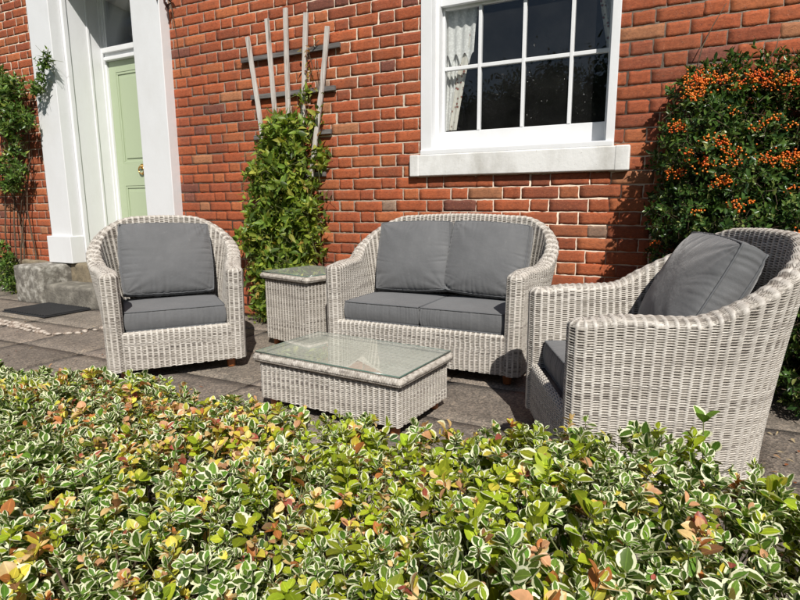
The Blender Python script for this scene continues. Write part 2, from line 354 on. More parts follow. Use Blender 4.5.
# ------------------------------------------------------------------ house
AZ = 1.0187 - .0375        # underside of the course "A" just under the sill
CO, PP = .075, .3389
house = thing('brick_house', 'red brick house front with white sash window and pale green front door', 'house', (0, 0, 0))
DOOR = (-3.20, -1.58, -.2, 3.12); WIN = (.70, 1.80, 1.10, 2.72)
def build_wall():
    X0, X1 = -6.2, 5.2
    V = []; F = []; COL = []; n = 0
    nx, nz = 6, 4
    k0 = -int(AZ / CO) - 2; k1 = int((4.3 - AZ) / CO)
    pal = [((.38, .094, .032), 6), ((.34, .080, .028), 6), ((.41, .120, .042), 3), ((.29, .070, .028), 2.8), ((.19, .062, .040), .5), ((.40, .165, .075), .6), ((.25, .17, .12), .08)]
    wts = np.array([p[1] for p in pal]); wts = wts / wts.sum(); cols = np.array([p[0] for p in pal])
    idx = np.arange((nx + 1) * (nz + 1)).reshape(nz + 1, nx + 1)
    front = np.stack([idx[:-1, :-1], idx[:-1, 1:], idx[1:, 1:], idx[1:, :-1]], -1).reshape(-1, 4)
    ring = np.concatenate([idx[0, :], idx[1:, -1], idx[-1, -2::-1], idx[-2:0:-1, 0]])
    nb = (nx + 1) * (nz + 1); nr = len(ring)
    side = np.array([(ring[i], ring[(i + 1) % nr], nb + (i + 1) % nr, nb + i) for i in range(nr)])[:, ::-1]
    for k in range(k0, k1):
        z0 = AZ + k * CO; z1 = z0 + CO
        if z1 < 0.01: continue
        m0 = int(X0 / PP) - 1; m1 = int(X1 / PP) + 1
        off = .0 if k % 2 == 0 else .5 * PP
        for m in range(m0, m1):
            xs = off + m * PP + rng.normal(0, .003)
            for a, b in ((xs, xs + .114), (xs + .114, xs + PP)):
                segs = [(a, b)]
                for (dx0, dx1, dz0, dz1) in (DOOR, WIN):
                    if z1 > dz0 + .01 and z0 < dz1 - .01:
                        ns = []
                        for (p, q) in segs:
                            if q <= dx0 or p >= dx1: ns.append((p, q))
                            else:
                                if p < dx0 - .03: ns.append((p, dx0 + .006))
                                if q > dx1 + .03: ns.append((dx1 - .006, q))
                        segs = ns
                for p, q in segs:
                    jt = .0031
                    zz = np.linspace(z0 + jt, z1 - jt, nz + 1); xx = np.linspace(p + jt, q - jt, nx + 1)
                    xg, zg = np.meshgrid(xx, zz)
                    xg = xg + rng.normal(0, .0013, xg.shape); zg = zg + rng.normal(0, .0013, zg.shape) + rng.normal(0, .0012)
                    # chipped corners
                    yd = -.0018 + rng.normal(0, .0005) + (xg - (p + q) / 2) * rng.normal(0, .003) + rng.normal(0, .0003, xg.shape)
                    ed = np.zeros_like(xg); ed[0] = ed[-1] = 1; ed[:, 0] = ed[:, -1] = 1
                    yd = np.minimum(yd + ed * .0008, -.0007)
                    if rng.random() < .14:
                        ci = (0 if rng.random() < .5 else -1, 0 if rng.random() < .5 else -1)
                        yd[ci] = .0008
                    P = np.stack([xg, yd, zg], -1).reshape(-1, 3)
                    B = P[ring].copy(); B[:, 1] = .012
                    V.append(P); V.append(B)
                    c = cols[rng.choice(len(cols), p=wts)] * rng.uniform(.85, 1.15)
                    COL.append(np.tile(c, (nb + nr, 1)))
                    F.append(front + n); F.append(side + n); n += nb + nr
    o = mesh_np('brickwork', np.vstack(V), np.vstack(F), M['brick'], house, smooth=False, col=np.vstack(COL))
    # mortar backing wall 0.3 m thick with the two openings
    b = MB(); y0, y1 = 0.0, .30
    b.box(X0, DOOR[0], y0, y1, -.2, 4.3); b.box(DOOR[0], DOOR[1], y0, y1, 3.10, 4.3)
    b.box(DOOR[1], WIN[0], y0, y1, -.2, 4.3); b.box(WIN[0], WIN[1], y0, y1, -.2, WIN[2]); b.box(WIN[0], WIN[1], y0, y1, WIN[3], 4.3)
    b.box(WIN[1], X1, y0, y1, -.2, 4.3)
    b.build('wall', M['mortar'], house)
build_wall()

def build_window():
    X0, X1 = .64, 1.815
    fr = MB()   # outer casing and stepped linings
    zt = 2.80
    fr.box(X0, X0 + .075, -.012, .05, 1.18, zt); fr.box(X1 - .045, X1, -.012, .05, 1.18, zt); fr.box(X0 + .075, X1 - .045, -.012, .05, 2.70, zt)
    fr.box(X0 + .062, X0 + .098, .053, .11, 1.18, 2.70); fr.box(X1 - .062, X1 - .03, .053, .11, 1.18, 2.70)
    fr.box(X0 + .062, X0 + .080, .111, .17, 1.18, 2.70); fr.box(X1 - .05, X1 - .03, .111, .17, 1.18, 2.70)
    f = fr.build('window_frame', M['white'], house, bevel=.003)
    a, b = X0 + .084, X1 - .052
    # lower sash at y .115...145
    s = MB(); ys0, ys1 = .115, .150
    gz0, gz1 = 1.345, 2.085; gx0, gx1 = .752, 1.752
    s.box(a - .002, gx0, ys0, ys1, 1.225, 2.14); s.box(gx1, b, ys0, ys1, 1.225, 2.14)
    s.box(gx0, gx1, ys0 + .001, ys1 - .001, 1.225, gz0); s.box(gx0, gx1, ys0 + .001, ys1 - .001, gz1, 2.139)
    o = s.build('lower_sash', M['white'], f, bevel=.004)
    g = MB()
    for bx in (.985, 1.262, 1.543): g.box(bx - .0105, bx + .0105, ys0 - .002, ys1 - .006, gz0, gz1)
    g.box(gx0, gx1, ys0 + .0005, ys1 - .008, 1.722, 1.745)
    g.build('glazing_bars', M['white'], f, bevel=.003)
    # upper sash in front, above frame mostly
    s = MB(); yu0, yu1 = .075, .111
    s.box(a - .002, gx0 - .01, yu0, yu1, 2.10, 2.70); s.box(gx1 + .01, b, yu0, yu1, 2.10, 2.70)
    s.box(gx0 - .01, gx1 + .01, yu0 + .001, yu1 - .001, 2.10, 2.150); s.box(gx0 - .01, gx1 + .01, yu0 + .001, yu1 - .001, 2.66, 2.70)
    for bx in (.985, 1.262, 1.543): s.box(bx - .0105, bx + .0105, yu0 + .003, yu1 - .003, 2.15, 2.66)
    s.build('upper_sash', M['white'], f, bevel=.004)
    # panes (every opening its own)
    xs = [gx0, .985, 1.262, 1.543, gx1]
    for i in range(4):
        for z0, z1 in ((gz0, 1.722), (1.745, gz1)):
            p = MB(); x0 = xs[i] + (.0105 if i else 0); x1 = xs[i + 1] - (.0105 if i < 3 else 0)
            yy = .130 + rng.normal(0, .0012)
            p.add([(x0 - .004, yy + rng.normal(0, .0006), z0 - .004), (x1 + .004, yy + rng.normal(0, .0006), z0 - .004), (x1 + .004, yy + rng.normal(0, .0006), z1 + .004), (x0 - .004, yy + rng.normal(0, .0006), z1 + .004)], [(0, 1, 2, 3)])
            p.build('pane', M['pane'], f)
    p = MB(); p.box(gx0 - .01, gx1 + .01, .093, .096, 2.15, 2.66); p.build('pane', M['pane'], f)
    # sill: sloping timber cill on a stone block
    s = MB(); s.box(X0 + .002, X1 - .002, -.03, .12, 1.192, 1.224)
    s.build('inner_sill', M['white'], f, bevel=.006)
    s = MB(); s.box(.572, 1.903, -.040, .10, 1.058, 1.193)
    s.box(.572 - .001, .64, -.0425, -.02, 1.056, 1.1945); s.box(1.825, 1.904, -.0425, -.02, 1.056, 1.1945)
    s.build('window_sill', M['sill'], house, bevel=.009)
    # flaking paint ridge between sill and cill
    # meeting room behind the window
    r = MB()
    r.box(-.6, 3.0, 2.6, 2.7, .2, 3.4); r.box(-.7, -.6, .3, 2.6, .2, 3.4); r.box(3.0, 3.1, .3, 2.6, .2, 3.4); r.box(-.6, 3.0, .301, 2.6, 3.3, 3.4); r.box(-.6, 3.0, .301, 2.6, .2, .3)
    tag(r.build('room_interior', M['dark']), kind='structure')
    # curtains
    def curtain(parent, name, xa_fun, xb_fun, z0, z1, y, folds, mat, amp=.014, nx=70, nz=50, scallop=0, yoff=0):
        q = np.linspace(0, 1, nx); zz = np.linspace(0, 1, nz)
        Q, Z = np.meshgrid(q, zz)
        zb = z0 + (scallop * np.abs(np.sin(q * PI * 3.5)) if scallop else 0) * np.ones(nx)
        z = zb[None, :] + (z1 - zb[None, :]) * Z
        x = xa_fun(z) + (xb_fun(z) - xa_fun(z)) * Q
        yv = y + amp * np.sin(Q * folds * 2 * PI + .8 * np.sin(z * 3)) + yoff
        Vv = np.stack([x, yv, z], -1).reshape(-1, 3)
        ii = np.arange(nx * nz).reshape(nz, nx)
        Ff = np.stack([ii[:-1, :-1], ii[:-1, 1:], ii[1:, 1:], ii[1:, :-1]], -1).reshape(-1, 4)
        return mesh_np(name, Vv, Ff, mat, parent)
    lc = thing('curtain', 'white net curtain with scalloped lace tied back at the left of the window', 'curtain', (0, 0, 0))
    s_ = lambda t: t * t * (3 - 2 * t)
    tz = lambda z: np.clip((z - 1.36) / (2.15 - 1.36), 0, 1)
    curtain(lc, 'net_panel', lambda z: .725 + 0 * z, lambda z: .80 + .14 * tz(z) ** 1.1, 1.36, 2.5, .182, 5, M['net'], .008)
    curtain(lc, 'lace_valance', lambda z: .72 + 0 * z, lambda z: .90 + .05 * tz(z), 1.76, 2.5, .163, 4, M['net'], .005, scallop=.07)
    curtain(lc, 'floral_trim', lambda z: .765 + .135 * tz(z) ** 1.1, lambda z: .815 + .155 * tz(z) ** 1.1, 1.36, 2.5, .171, 1.2, M['trim'], .004, nx=24)
    rc = thing('curtain', 'narrow strip of net curtain drawn back at the right edge of the window', 'curtain', (0, 0, 0))
    curtain(rc, 'net_panel', lambda z: 1.765 - .10 * np.clip((z - 1.70) / .5, 0, 1), lambda z: 1.83 + 0 * z, 1.70, 2.5, .20, 3, M['net'], nx=40)
    curtain(rc, 'floral_trim', lambda z: 1.740 - .10 * np.clip((z - 1.70) / .5, 0, 1), lambda z: 1.770 - .10 * np.clip((z - 1.70) / .5, 0, 1), 1.72, 2.5, .185, 1, M['trim'], .005, nx=16)
build_window()

def build_door():
    yd = .42
    sur = MB(); XL0, XL1, XR0, XR1 = -3.235, -2.925, -1.880, -1.553
    p = -.09; zs = 2.94
    # pilasters
    sur.box(XL0, XL1, p, .02, .46, 3.05); sur.box(XL0 - .035, XL1 + .012, p - .03, .02, .345, .60)
    sur.box(XR0, XR1, p, .02, .46, 3.05); sur.box(XR0 - .012, XR1 + .03, p - .03, .02, .345, .60)
    sur.box(XL0 - .05, XR1 + .05, p - .02, .02, 3.05, 3.5); sur.box(XL1, XR0, p, .02, zs, 3.05)
    sur.box(XL0 - .1, XR1 + .1, p - .10, .02, 3.5, 3.58)
    s = sur.build('door_surround', M['white'], house, bevel=.006)
    lin = MB()   # deep panelled linings
    lin.box(XL1 - .06, XL1 + .015, .0205, yd + .06, .345, zs); lin.box(XR0 - .015, XR0 + .06, .0205, yd + .06, .345, zs)
    lin.box(XL1 + .015, XR0 - .015, .0205, yd + .06, zs - .03, zs + .1)
    for (a, b) in ((.021, .062), (.245, .268), (.375, .41)):   # vertical beads
        lin.box(XL1 + .0151, XL1 + .027, a, b, .345, zs - .03); lin.box(XR0 - .027, XR0 - .0151, a, b, .345, zs - .03)
    lin.build('door_lining', M['white'], s, bevel=.004)
    # frame + transom + fanlight
    a, b = XL1 + .016, XR0 - .016
    fr = MB(); fr.box(a, a + .028, yd - .02, yd + .05, .35, zs - .03); fr.box(b - .028, b, yd - .02, yd + .05, .35, zs - .03)
    fr.box(a + .028, b - .028, yd - .055, yd + .05, 2.318, 2.365); fr.box(a + .028, b - .028, yd - .03, yd + .05, 2.285, 2.318); fr.box(a + .028, b - .028, yd - .045, yd + .05, 2.252, 2.2845)
    fr.box(a + .0285, a + .052, yd - .012, yd + .04, 2.365, zs - .03); fr.box(b - .052, b - .0285, yd - .012, yd + .04, 2.365, zs - .03)
    fr.box(a + .052, b - .052, yd - .012, yd + .04, 2.80, zs - .03); fr.box(a + .052, b - .052, yd - .012, yd + .04, 2.365, 2.385)
    fl = fr.build('fanlight', M['white'], s, bevel=.004)
    g = MB(); g.box(a + .05, b - .05, yd + .012, yd + .016, 2.384, 2.802); g.build('fanlight_pane', M['pane'], s)
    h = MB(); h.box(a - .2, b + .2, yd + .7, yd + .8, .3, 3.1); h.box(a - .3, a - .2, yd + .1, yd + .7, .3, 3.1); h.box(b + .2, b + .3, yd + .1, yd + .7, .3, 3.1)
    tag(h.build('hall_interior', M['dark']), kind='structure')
    # door leaf: stiles, rails and recessed panels
    d = MB(); x0, x1 = a + .029, b - .029; z0, z1 = .36, 2.25; t0, t1 = yd, yd + .045
    cx = (x0 + x1) / 2; st = .095
    d.box(x0, x1, t0 + .012, t1, z0, z1)
    d.box(x0, x0 + st, t0, t0 + .0115, z0, z1); d.box(x1 - st, x1, t0, t0 + .0115, z0, z1); d.box(cx - .055, cx + .055, t0 + .0001, t0 + .0115, z0, z1)
    for (u, v) in ((z0, .58), (1.075, 1.29), (2.145, z1)):
        d.box(x0 + st, cx - .055, t0 + .0001, t0 + .0115, u, v); d.box(cx + .055, x1 - st, t0 + .0001, t0 + .0115, u, v)
    for (pa, pb) in ((x0 + st, cx - .055), (cx + .055, x1 - st)):
        for (u, v) in ((.58, 1.075), (1.29, 2.145)):
            e = .022
            d.box(pa, pb, t0 + .004, t0 + .0113, u, u + e); d.box(pa, pb, t0 + .004, t0 + .0113, v - e, v)
            d.box(pa, pa + e, t0 + .0041, t0 + .0113, u + e, v - e); d.box(pb - e, pb, t0 + .0041, t0 + .0113, u + e, v - e)
            d.box(pa + .05, pb - .05, t0 + .0035, t0 + .0113, u + .05, v - .05)
    dr = d.build('front_door', M['green'], house, bevel=.0025)
    k = MB(); kx, kz = -2.515, 1.205
    Mx = Matrix.Translation((kx, yd - .001, kz + .05)) @ Matrix.Rotation(PI / 2, 4, 'X')
    k.lathe([(.026, 0), (.026, .008), (.014, .014), (.014, .022), (.006, .028)], 16, Mx)
    ang = np.linspace(0, 2 * PI, 25)
    k.tube([(kx + .036 * math.sin(t), yd - .018, kz + .018 + .036 * math.cos(t)) for t in ang], .0065, 8, cap=False)
    k.lathe([(.011, 0), (.011, .01), (.004, .016)], 12, Matrix.Translation((kx, yd - .001, kz - .02)) @ Matrix.Rotation(PI / 2, 4, 'X'))
    k.build('door_knocker', M['brass'], dr, smooth=True)
build_door()

# ------------------------------------------------------------------ steps, mat, pebbles, paving
def rough_block(mb, x0, x1, y0, y1, z0, z1, amp=.006, n=14):
    """box with a slightly irregular, worn surface"""
    def face(f):
        q = np.linspace(0, 1, n); A, B = np.meshgrid(q, q); P = f(A, B)
        i = np.arange(n * n).reshape(n, n)
        return P.reshape(-1, 3), np.stack([i[:-1, :-1], i[:-1, 1:], i[1:, 1:], i[1:, :-1]], -1).reshape(-1, 4)
    L = lambda a, b, t: a + (b - a) * t
    fs = [lambda A, B: np.stack([L(x0, x1, A), np.full_like(A, y0), L(z0, z1, B)], -1),
          lambda A, B: np.stack([L(x1, x0, A), np.full_like(A, y1), L(z0, z1, B)], -1),
          lambda A, B: np.stack([np.full_like(A, x1), L(y0, y1, A), L(z0, z1, B)], -1),
          lambda A, B: np.stack([np.full_like(A, x0), L(y1, y0, A), L(z0, z1, B)], -1),
          lambda A, B: np.stack([L(x0, x1, A), L(y0, y1, B), np.full_like(A, z1)], -1)]
    c = np.array([(x0 + x1) / 2, (y0 + y1) / 2, (z0 + z1) / 2]); hd = np.array([(x1 - x0) / 2, (y1 - y0) / 2, (z1 - z0) / 2])
    for f in fs:
        P, Fq = face(f)
        q = (P - c) / hd; r = .028
        ex = np.clip(np.abs(P - c) - (hd - r), 0, r)
        l = np.linalg.norm(ex, axis=1); over = np.maximum(l - r, 0)
        P = P - np.sign(P - c) * ex * (over / np.maximum(l, 1e-6))[:, None]
        nz = np.sin(P[:, 0] * 31 + P[:, 2] * 17) * np.sin(P[:, 1] * 27 + 1.3 + P[:, 2] * 23) + .6 * np.sin(P[:, 0] * 71 + 2) * np.sin(P[:, 2] * 63 + P[:, 1] * 59)
        P = P + (q / np.linalg.norm(q, axis=1)[:, None]) * (nz * amp)[:, None]
        mb.add(P, Fq)
steps = thing('stone_steps', 'worn grey stone door steps with a lichen spotted end block', 'steps', (-2.6, -.2, 0))
def at0(o, root): o.parent = root; o.matrix_parent_inverse = Matrix.Translation(root.location).inverted()
b = MB(); rough_block(b, -3.43, -3.02, -.375, .0, -.02, .338, .004, 26); o = b.build('end_block', M['lichen'], smooth=True); at0(o, steps)
b = MB(); rough_block(b, -3.018, -1.2, -.36, -.09, -.02, .178, .003, 30); o = b.build('lower_step', M['stone'], smooth=True); at0(o, steps)
b = MB(); rough_block(b, -3.018, -1.55, -.088, .45, -.02, .345, .002, 30); o = b.build('upper_step', M['gold'], smooth=True); at0(o, steps)
b = MB(); rough_block(b, -4.8, -3.435, -.06, .0, .28, .345, .003, 30); o = b.build('stone_plinth', M['gold'], house, smooth=True)
b = MB(); rough_block(b, -4.8, -3.44, -.045, .0, -.02, .278, .003, 30); o = b.build('plinth_base', M['stone'], house, smooth=True)

# door mat
dm = thing('door_mat', 'black ribbed rubber door mat lying in front of the stone steps', 'door mat', (-2.60, -.585, .0), math.radians(-1))
b = MB(); b.box(-.30, .30, -.20, .20, .001, .010); b.build('mat_base', M['mat'], dm, bevel=.003)
b = MB()
for i in range(17):
    x = -.285 + i * .57 / 16; b.box(x - .008, x + .008, -.19, .19, .0105, .022)
b.build('mat_ribs', M['mat'], dm, bevel=.002)

def build_paving():
    V = []; F = []; COL = []; n = 0
    xs = [-7.5, -6.6, -5.7, -4.8, -3.9, -3.0, -2.32, -1.635, -1.03, -.40, .30, .72, 1.175, 1.80, 2.45, 3.1, 3.75, 4.5, 5.3]
    ys = [0.0, -.36, -.86, -1.335, -1.80, -2.45]
    g = .005; nx, ny = 8, 6
    i_ = np.arange((nx + 1) * (ny + 1)).reshape(ny + 1, nx + 1)
    top = np.stack([i_[:-1, :-1], i_[:-1, 1:], i_[1:, 1:], i_[1:, :-1]], -1).reshape(-1, 4)
    ring = np.concatenate([i_[0, :], i_[1:, -1], i_[-1, -2::-1], i_[-2:0:-1, 0]]); nr = len(ring); nb = (nx + 1) * (ny + 1)
    side = np.array([(ring[i], nb + i, nb + (i + 1) % nr, ring[(i + 1) % nr]) for i in range(nr)])
    for j in range(len(ys) - 1):
        sh = 0
        for i in range(len(xs) - 1):
            x0, x1 = xs[i] + g, xs[i + 1] - g; y1, y0 = ys[j] - g, ys[j + 1] + g
            X, Y = np.meshgrid(np.linspace(x0, x1, nx + 1), np.linspace(y0, y1, ny + 1))
            Z = rng.normal(0, .0015) + (X - x0) * rng.normal(0, .002) + (Y - y0) * rng.normal(0, .002) + rng.normal(0, .0004, X.shape)
            ed = np.zeros_like(X); ed[0] = ed[-1] = 1; ed[:, 0] = ed[:, -1] = 1
            Z -= ed * .003; X = X + ed * rng.normal(0, .0025, X.shape); Y = Y + ed * rng.normal(0, .0025, X.shape)
            P = np.stack([X, Y, Z - .002], -1).reshape(-1, 3); B = P[ring].copy(); B[:, 2] = -.03
            V += [P, B]; F += [top + n, side + n]; n += nb + nr
            c = np.array([.222, .190, .158]) * rng.uniform(.84, 1.14) * (1 + rng.normal(0, .008, 3)); COL.append(np.tile(c, (nb + nr, 1)))
    tag(mesh_np('paving', np.vstack(V), np.vstack(F), M['slab'], None, smooth=False, col=np.vstack(COL)), kind='structure')
    b = MB(); b.box(-7.6, 5.4, -2.5, .0, -.06, -.010); tag(b.build('paving_bed', M['joint']), kind='structure')
    b = MB(); b.add([(-150, -150, -.065), (150, -150, -.065), (150, 150, -.065), (-150, 150, -.065)], [(0, 1, 2, 3)])
    tag(b.build('ground', M['grass']), kind='structure')
    b = MB(); b.add([(-7, -3.9, -.03), (6, -3.9, -.03), (6, -2.44, -.03), (-7, -2.44, -.03)], [(0, 1, 2, 3)])
    tag(b.build('flower_bed_soil', M['soil']), kind='structure')
build_paving()

def blob(mb, c, r, sq=(1, 1, .5), seed=0, rz=0):
    rg = np.random.default_rng(seed); nu, nv = 10, 6
    V = []; ph = rg.uniform(0, 6, 4)
    for i in range(nv + 1):
        th = PI * i / nv
        for j in range(nu):
            a = 2 * PI * j / nu
            k = 1 + .13 * math.sin(2 * a + ph[0]) + .08 * math.sin(3 * a + ph[1] + th)
            x, y, z = r * k * math.sin(th) * math.cos(a) * sq[0], r * k * math.sin(th) * math.sin(a) * sq[1], r * math.cos(th) * sq[2]
            V.append((c[0] + x * math.cos(rz) - y * math.sin(rz), c[1] + x * math.sin(rz) + y * math.cos(rz), c[2] + z))
    F = [(i * nu + j, (i + 1) * nu + j, (i + 1) * nu + (j + 1) % nu, i * nu + (j + 1) % nu) for i in range(nv) for j in range(nu)]
    mb.add(V, F)
# pebble edging set in the paving (a row of countable cobbles read as one mortared strip)
path = np.array([(-3.6, -.86), (-3.1, -.97), (-2.47, -1.035), (-2.18, -1.05), (-1.93, -1.09), (-1.70, -1.12), (-1.56, -1.03), (-1.53, -.86), (-1.50, -.6), (-1.48, -.38)])
pb = thing('pebble_edging', 'curved edging of pale rounded pebbles set in the paving round the door mat', 'stone edging', (-2.0, -1.0, 0))
seg = np.linalg.norm(np.diff(path, axis=0), axis=1); tot = seg.sum(); s = 0; kk = 0
cums = np.concatenate([[0], np.cumsum(seg)])
pcols = MB(); plist = []
while s < tot:
    x = np.interp(s, cums, path[:, 0]); y = np.interp(s, cums, path[:, 1])
    for row in ((-.03, .03) if s < tot * .62 else (0,)):
        r_ = random.uniform(.016, .034)
        mb = MB(); blob(mb, (0, 0, 0), r_, (1.35, .85, .5), kk, 0)
        plist.append((mb, (x + random.uniform(-.01, .01), y + row + random.uniform(-.008, .008), .004), random.uniform(-.6, .9))); kk += 1
    s += .062
for mb, p, rz in plist[:98]:
    o = mb.build('pebble', M['pebble'], None, smooth=True); o.location = (p[0] + 2.0, p[1] + 1.0, p[2]); o.rotation_euler = (0, 0, rz); o.parent = pb

# ------------------------------------------------------------------ wicker
TONES = np.array([(.60, .57, .525), (.53, .50, .455), (.46, .43, .385), (.34, .312, .28), (.67, .645, .60), (.28, .255, .23)]) * np.array([.94, .93, .91])
TW = np.array([.32, .26, .18, .07, .13, .04])
TAB = rng.choice(len(TONES), size=(331, 257), p=TW / TW.sum())
def weave(U, V, light=1.0):
    """U counts stakes, V counts strands: bright ribs where the strands pass over a stake, ladders of thin strands with dark gaps between"""
    V = V + .16 * np.sin(U * .37 + 1.3 * np.sin(V * .21)) + .10 * np.sin(U * 1.1 + V * .5)
    U = U + .05 * np.sin(V * .33 + U * .2)
    m = np.floor(U); du = np.abs(U - np.round(U)); V2 = V + .5 * (m % 2)
    j = np.floor(V2); f = V2 - j - .5
    ins = np.abs(f) < .33
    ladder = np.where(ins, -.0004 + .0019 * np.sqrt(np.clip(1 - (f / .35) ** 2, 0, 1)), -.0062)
    rib = .0030 * np.sqrt(np.clip(1 - (du / .30) ** 2, 0, 1)) + .0005 * np.cos(4 * PI * V)
    w = du < .185
    h = np.where(w, rib, ladder)
    ji = j.astype(int) % 331; seg = (np.floor(U / 7.0 + ji * .377)).astype(int) % 257
    c = TONES[TAB[ji, seg]]
    c = np.where((~ins & ~w)[..., None], np.array([.12, .105, .09]), c)  # gap floors coloured dark: shade inside the weave painted into the tone
    jr = (np.floor(V * .5).astype(int) * 17) % 331
    c = np.where(w[..., None], .55 * TONES[TAB[jr, seg]] + .45 * np.array([.60, .58, .545]), c) * light
    return h, c
def grid_faces(nu, nv, closed):
    i = np.arange(nu * nv).reshape(nv, nu)
    if closed: i = np.concatenate([i, i[:, :1]], axis=1)
    return np.stack([i[:-1, :-1], i[:-1, 1:], i[1:, 1:], i[1:, :-1]], -1).reshape(-1, 4)
def normals(P, closed):
    if closed: dU = np.roll(P, -1, axis=1) - np.roll(P, 1, axis=1)
    else: dU = np.gradient(P, axis=1)
    dV = np.gradient(P, axis=0); n = np.cross(dU, dV); l = np.linalg.norm(n, axis=-1, keepdims=True); return n / np.maximum(l, 1e-9)

STK, STR = .0265, .0078
def sstep(t): t = np.clip(t, 0, 1); return t * t * (3 - 2 * t)

def shell(name, hw, hd, parent, Harm=.565, Hback=.80, z0=.058, t=.086, rc=.22, flare=.118, crown=.022):
    """horseshoe shell: closed loop outer U + arm ends + inner U, wall rows then a rounded wrapped rim"""
    # centreline of the shell at mid thickness
    h = t / 2; cw, cdp = hw - h, hd - h
    pts = []
    yb = cdp - rc; y_front = -(hd - h)
    def seg_pts(p, q, n): return [p + (q - p) * k / n for k in range(n)]
    P0 = np.array([-cw, y_front]); P1 = np.array([-cw, yb]); P2 = np.array([-cw + rc, cdp]); P3 = np.array([cw - rc, cdp]); P4 = np.array([cw, yb]); P5 = np.array([cw, y_front])
    pts += seg_pts(P0, P1, 80)
    pts += [np.array([-cw + rc - rc * math.cos(a), yb + rc * math.sin(a)]) for a in np.linspace(0, PI / 2, 60)[:-1]]
    pts += seg_pts(P2, P3, 80)
    pts += [np.array([cw - rc + rc * math.sin(a), yb + rc * math.cos(a)]) for a in np.linspace(0, PI / 2, 60)[:-1]]
    pts += seg_pts(P4, P5, 80) + [P5]
    cl = np.array(pts); sl_ = np.concatenate([[0], np.cumsum(np.linalg.norm(np.diff(cl, axis=0), axis=1))]); L = sl_[-1]
    def cen(s): return np.stack([np.interp(s, sl_, cl[:, 0]), np.interp(s, sl_, cl[:, 1])], -1)
    def tan(s):
        e = .004; d = cen(np.minimum(s + e, L)) - cen(np.maximum(s - e, 0)); return d / np.linalg.norm(d, axis=-1, keepdims=True)
    per = 8
    # loop parameter: outer (s 0..L), right end arc, inner (L..0), left end arc
    arcl = PI * h; tot = 2 * L + 2 * arcl
    ns = int(round(tot / STK / 2)) * 2; nu = ns * per
    q = np.arange(nu) / nu * tot
    s = np.where(q < L, q, np.where(q < L + arcl, L, np.where(q < 2 * L + arcl, L - (q - L - arcl), 0)))
    T_ = tan(s); Nn = np.stack([-T_[:, 1], T_[:, 0]], -1)      # left of travel = outside (travel clockwise from left-front)
    # angle around: outer 0, end arcs turn
    ang = np.where(q < L, 0, np.where(q < L + arcl, (q - L) / arcl * PI, np.where(q < 2 * L + arcl, PI, PI + (q - 2 * L - arcl) / arcl * PI)))
    isend0 = q >= 2 * L + arcl
    a2 = np.where(isend0, ang - PI, ang)
    # direction: outer=+N ; at far end rotates N->T->-N ; at start end -N -> -T -> N
    D = np.where(isend0[:, None], -Nn * np.cos(a2)[:, None] - T_ * np.sin(a2)[:, None], Nn * np.cos(a2)[:, None] + T_ * np.sin(a2)[:, None])
    g = np.minimum(s, L - s)
    side = 2 * (hd - h) - rc
    H = Harm + (Hback - Harm) * sstep((g - .27) / .40) + crown * sstep((g - side) / (L / 2 - side + 1e-6))
    H = H - .012 * sstep((.10 - g) / .10)
    Fl = .012 + (flare - .012) * sstep(g / (side + .05)) - (flare - .06) * sstep((g - side - .05) / .3)
    thin = 1 - .45 * sstep((g - .25) / .4)
    inner = (D * Nn).sum(-1) < -.5
    zb = np.where(inner & (g > .05), .20, z0)
    hr = h * thin
    zt = H - hr * .55
    rows = int((Hback + crown - z0) / STR * 6); rimr = 16
    r = np.linspace(0, 1, rows)[:, None]
    Z = zb[None, :] + (zt - zb)[None, :] * r
    def base(Z, ph):
        fl = Fl[None, :] * np.clip((Z - z0) / .74, 0, 1.2) ** 1.35
        Cc = cen(s)[None, :, :] + Nn[None, :, :] * fl[..., None]
        # slight vertical bulge under the flare
        return Cc + D[None, :, :] * (hr[None, :] * np.cos(ph) ** .8)[..., None]
    XY = base(Z, np.zeros_like(Z)); P = np.concatenate([XY, Z[..., None]], -1)
    ph = np.linspace(0, PI / 2, rimr + 1)[1:, None] * np.ones((1, nu))
    Zr = zt[None, :] + 0 * ph; XYr = base(Zr, ph); Pr = np.concatenate([XYr, (Zr + .55 * hr[None, :] * np.sin(ph))[..., None]], -1)
    P = np.concatenate([P, Pr], 0)
    n = normals(P, True); n[-1] = [0, 0, 1]
    U = (q / tot * ns)[None, :] * np.ones((P.shape[0], 1))
    Vv = np.concatenate([(Z - z0) / STR, (Zr - z0) / STR + ph * hr[None, :] / STR], 0)
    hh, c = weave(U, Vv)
    # rim: the strands close up over the top edge
    du = np.abs(U[rows:] - np.round(U[rows:])); close = sstep(np.linspace(0, 1, rimr))[:, None]
    hh[rows:] = hh[rows:] * (1 - close) + close * (.0026 * np.cos(PI * du) ** 2 + .0008 * np.sin(U[rows:] * 2 * PI * 4))
    hh[rows:] = np.maximum(hh[rows:], -.0035); hh[-1] = .0012
    # hide end twist: orientation
    P = P + n * hh[..., None]
    Fq = grid_faces(nu, P.shape[0], True)
    # make sure normals point outwards
    mid = P[rows // 2, nu // 8]; 
    if (n[rows // 2, :] * np.concatenate([D, np.zeros((nu, 1))], -1)).sum(-1).mean() < 0:
        P = P - 2 * n * hh[..., None]; Fq = Fq[:, ::-1]
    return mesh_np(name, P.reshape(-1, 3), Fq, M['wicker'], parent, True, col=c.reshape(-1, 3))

def wpatch(path_fun, length, P0z, P1z, per=(5, 4), swap=False):
    pass

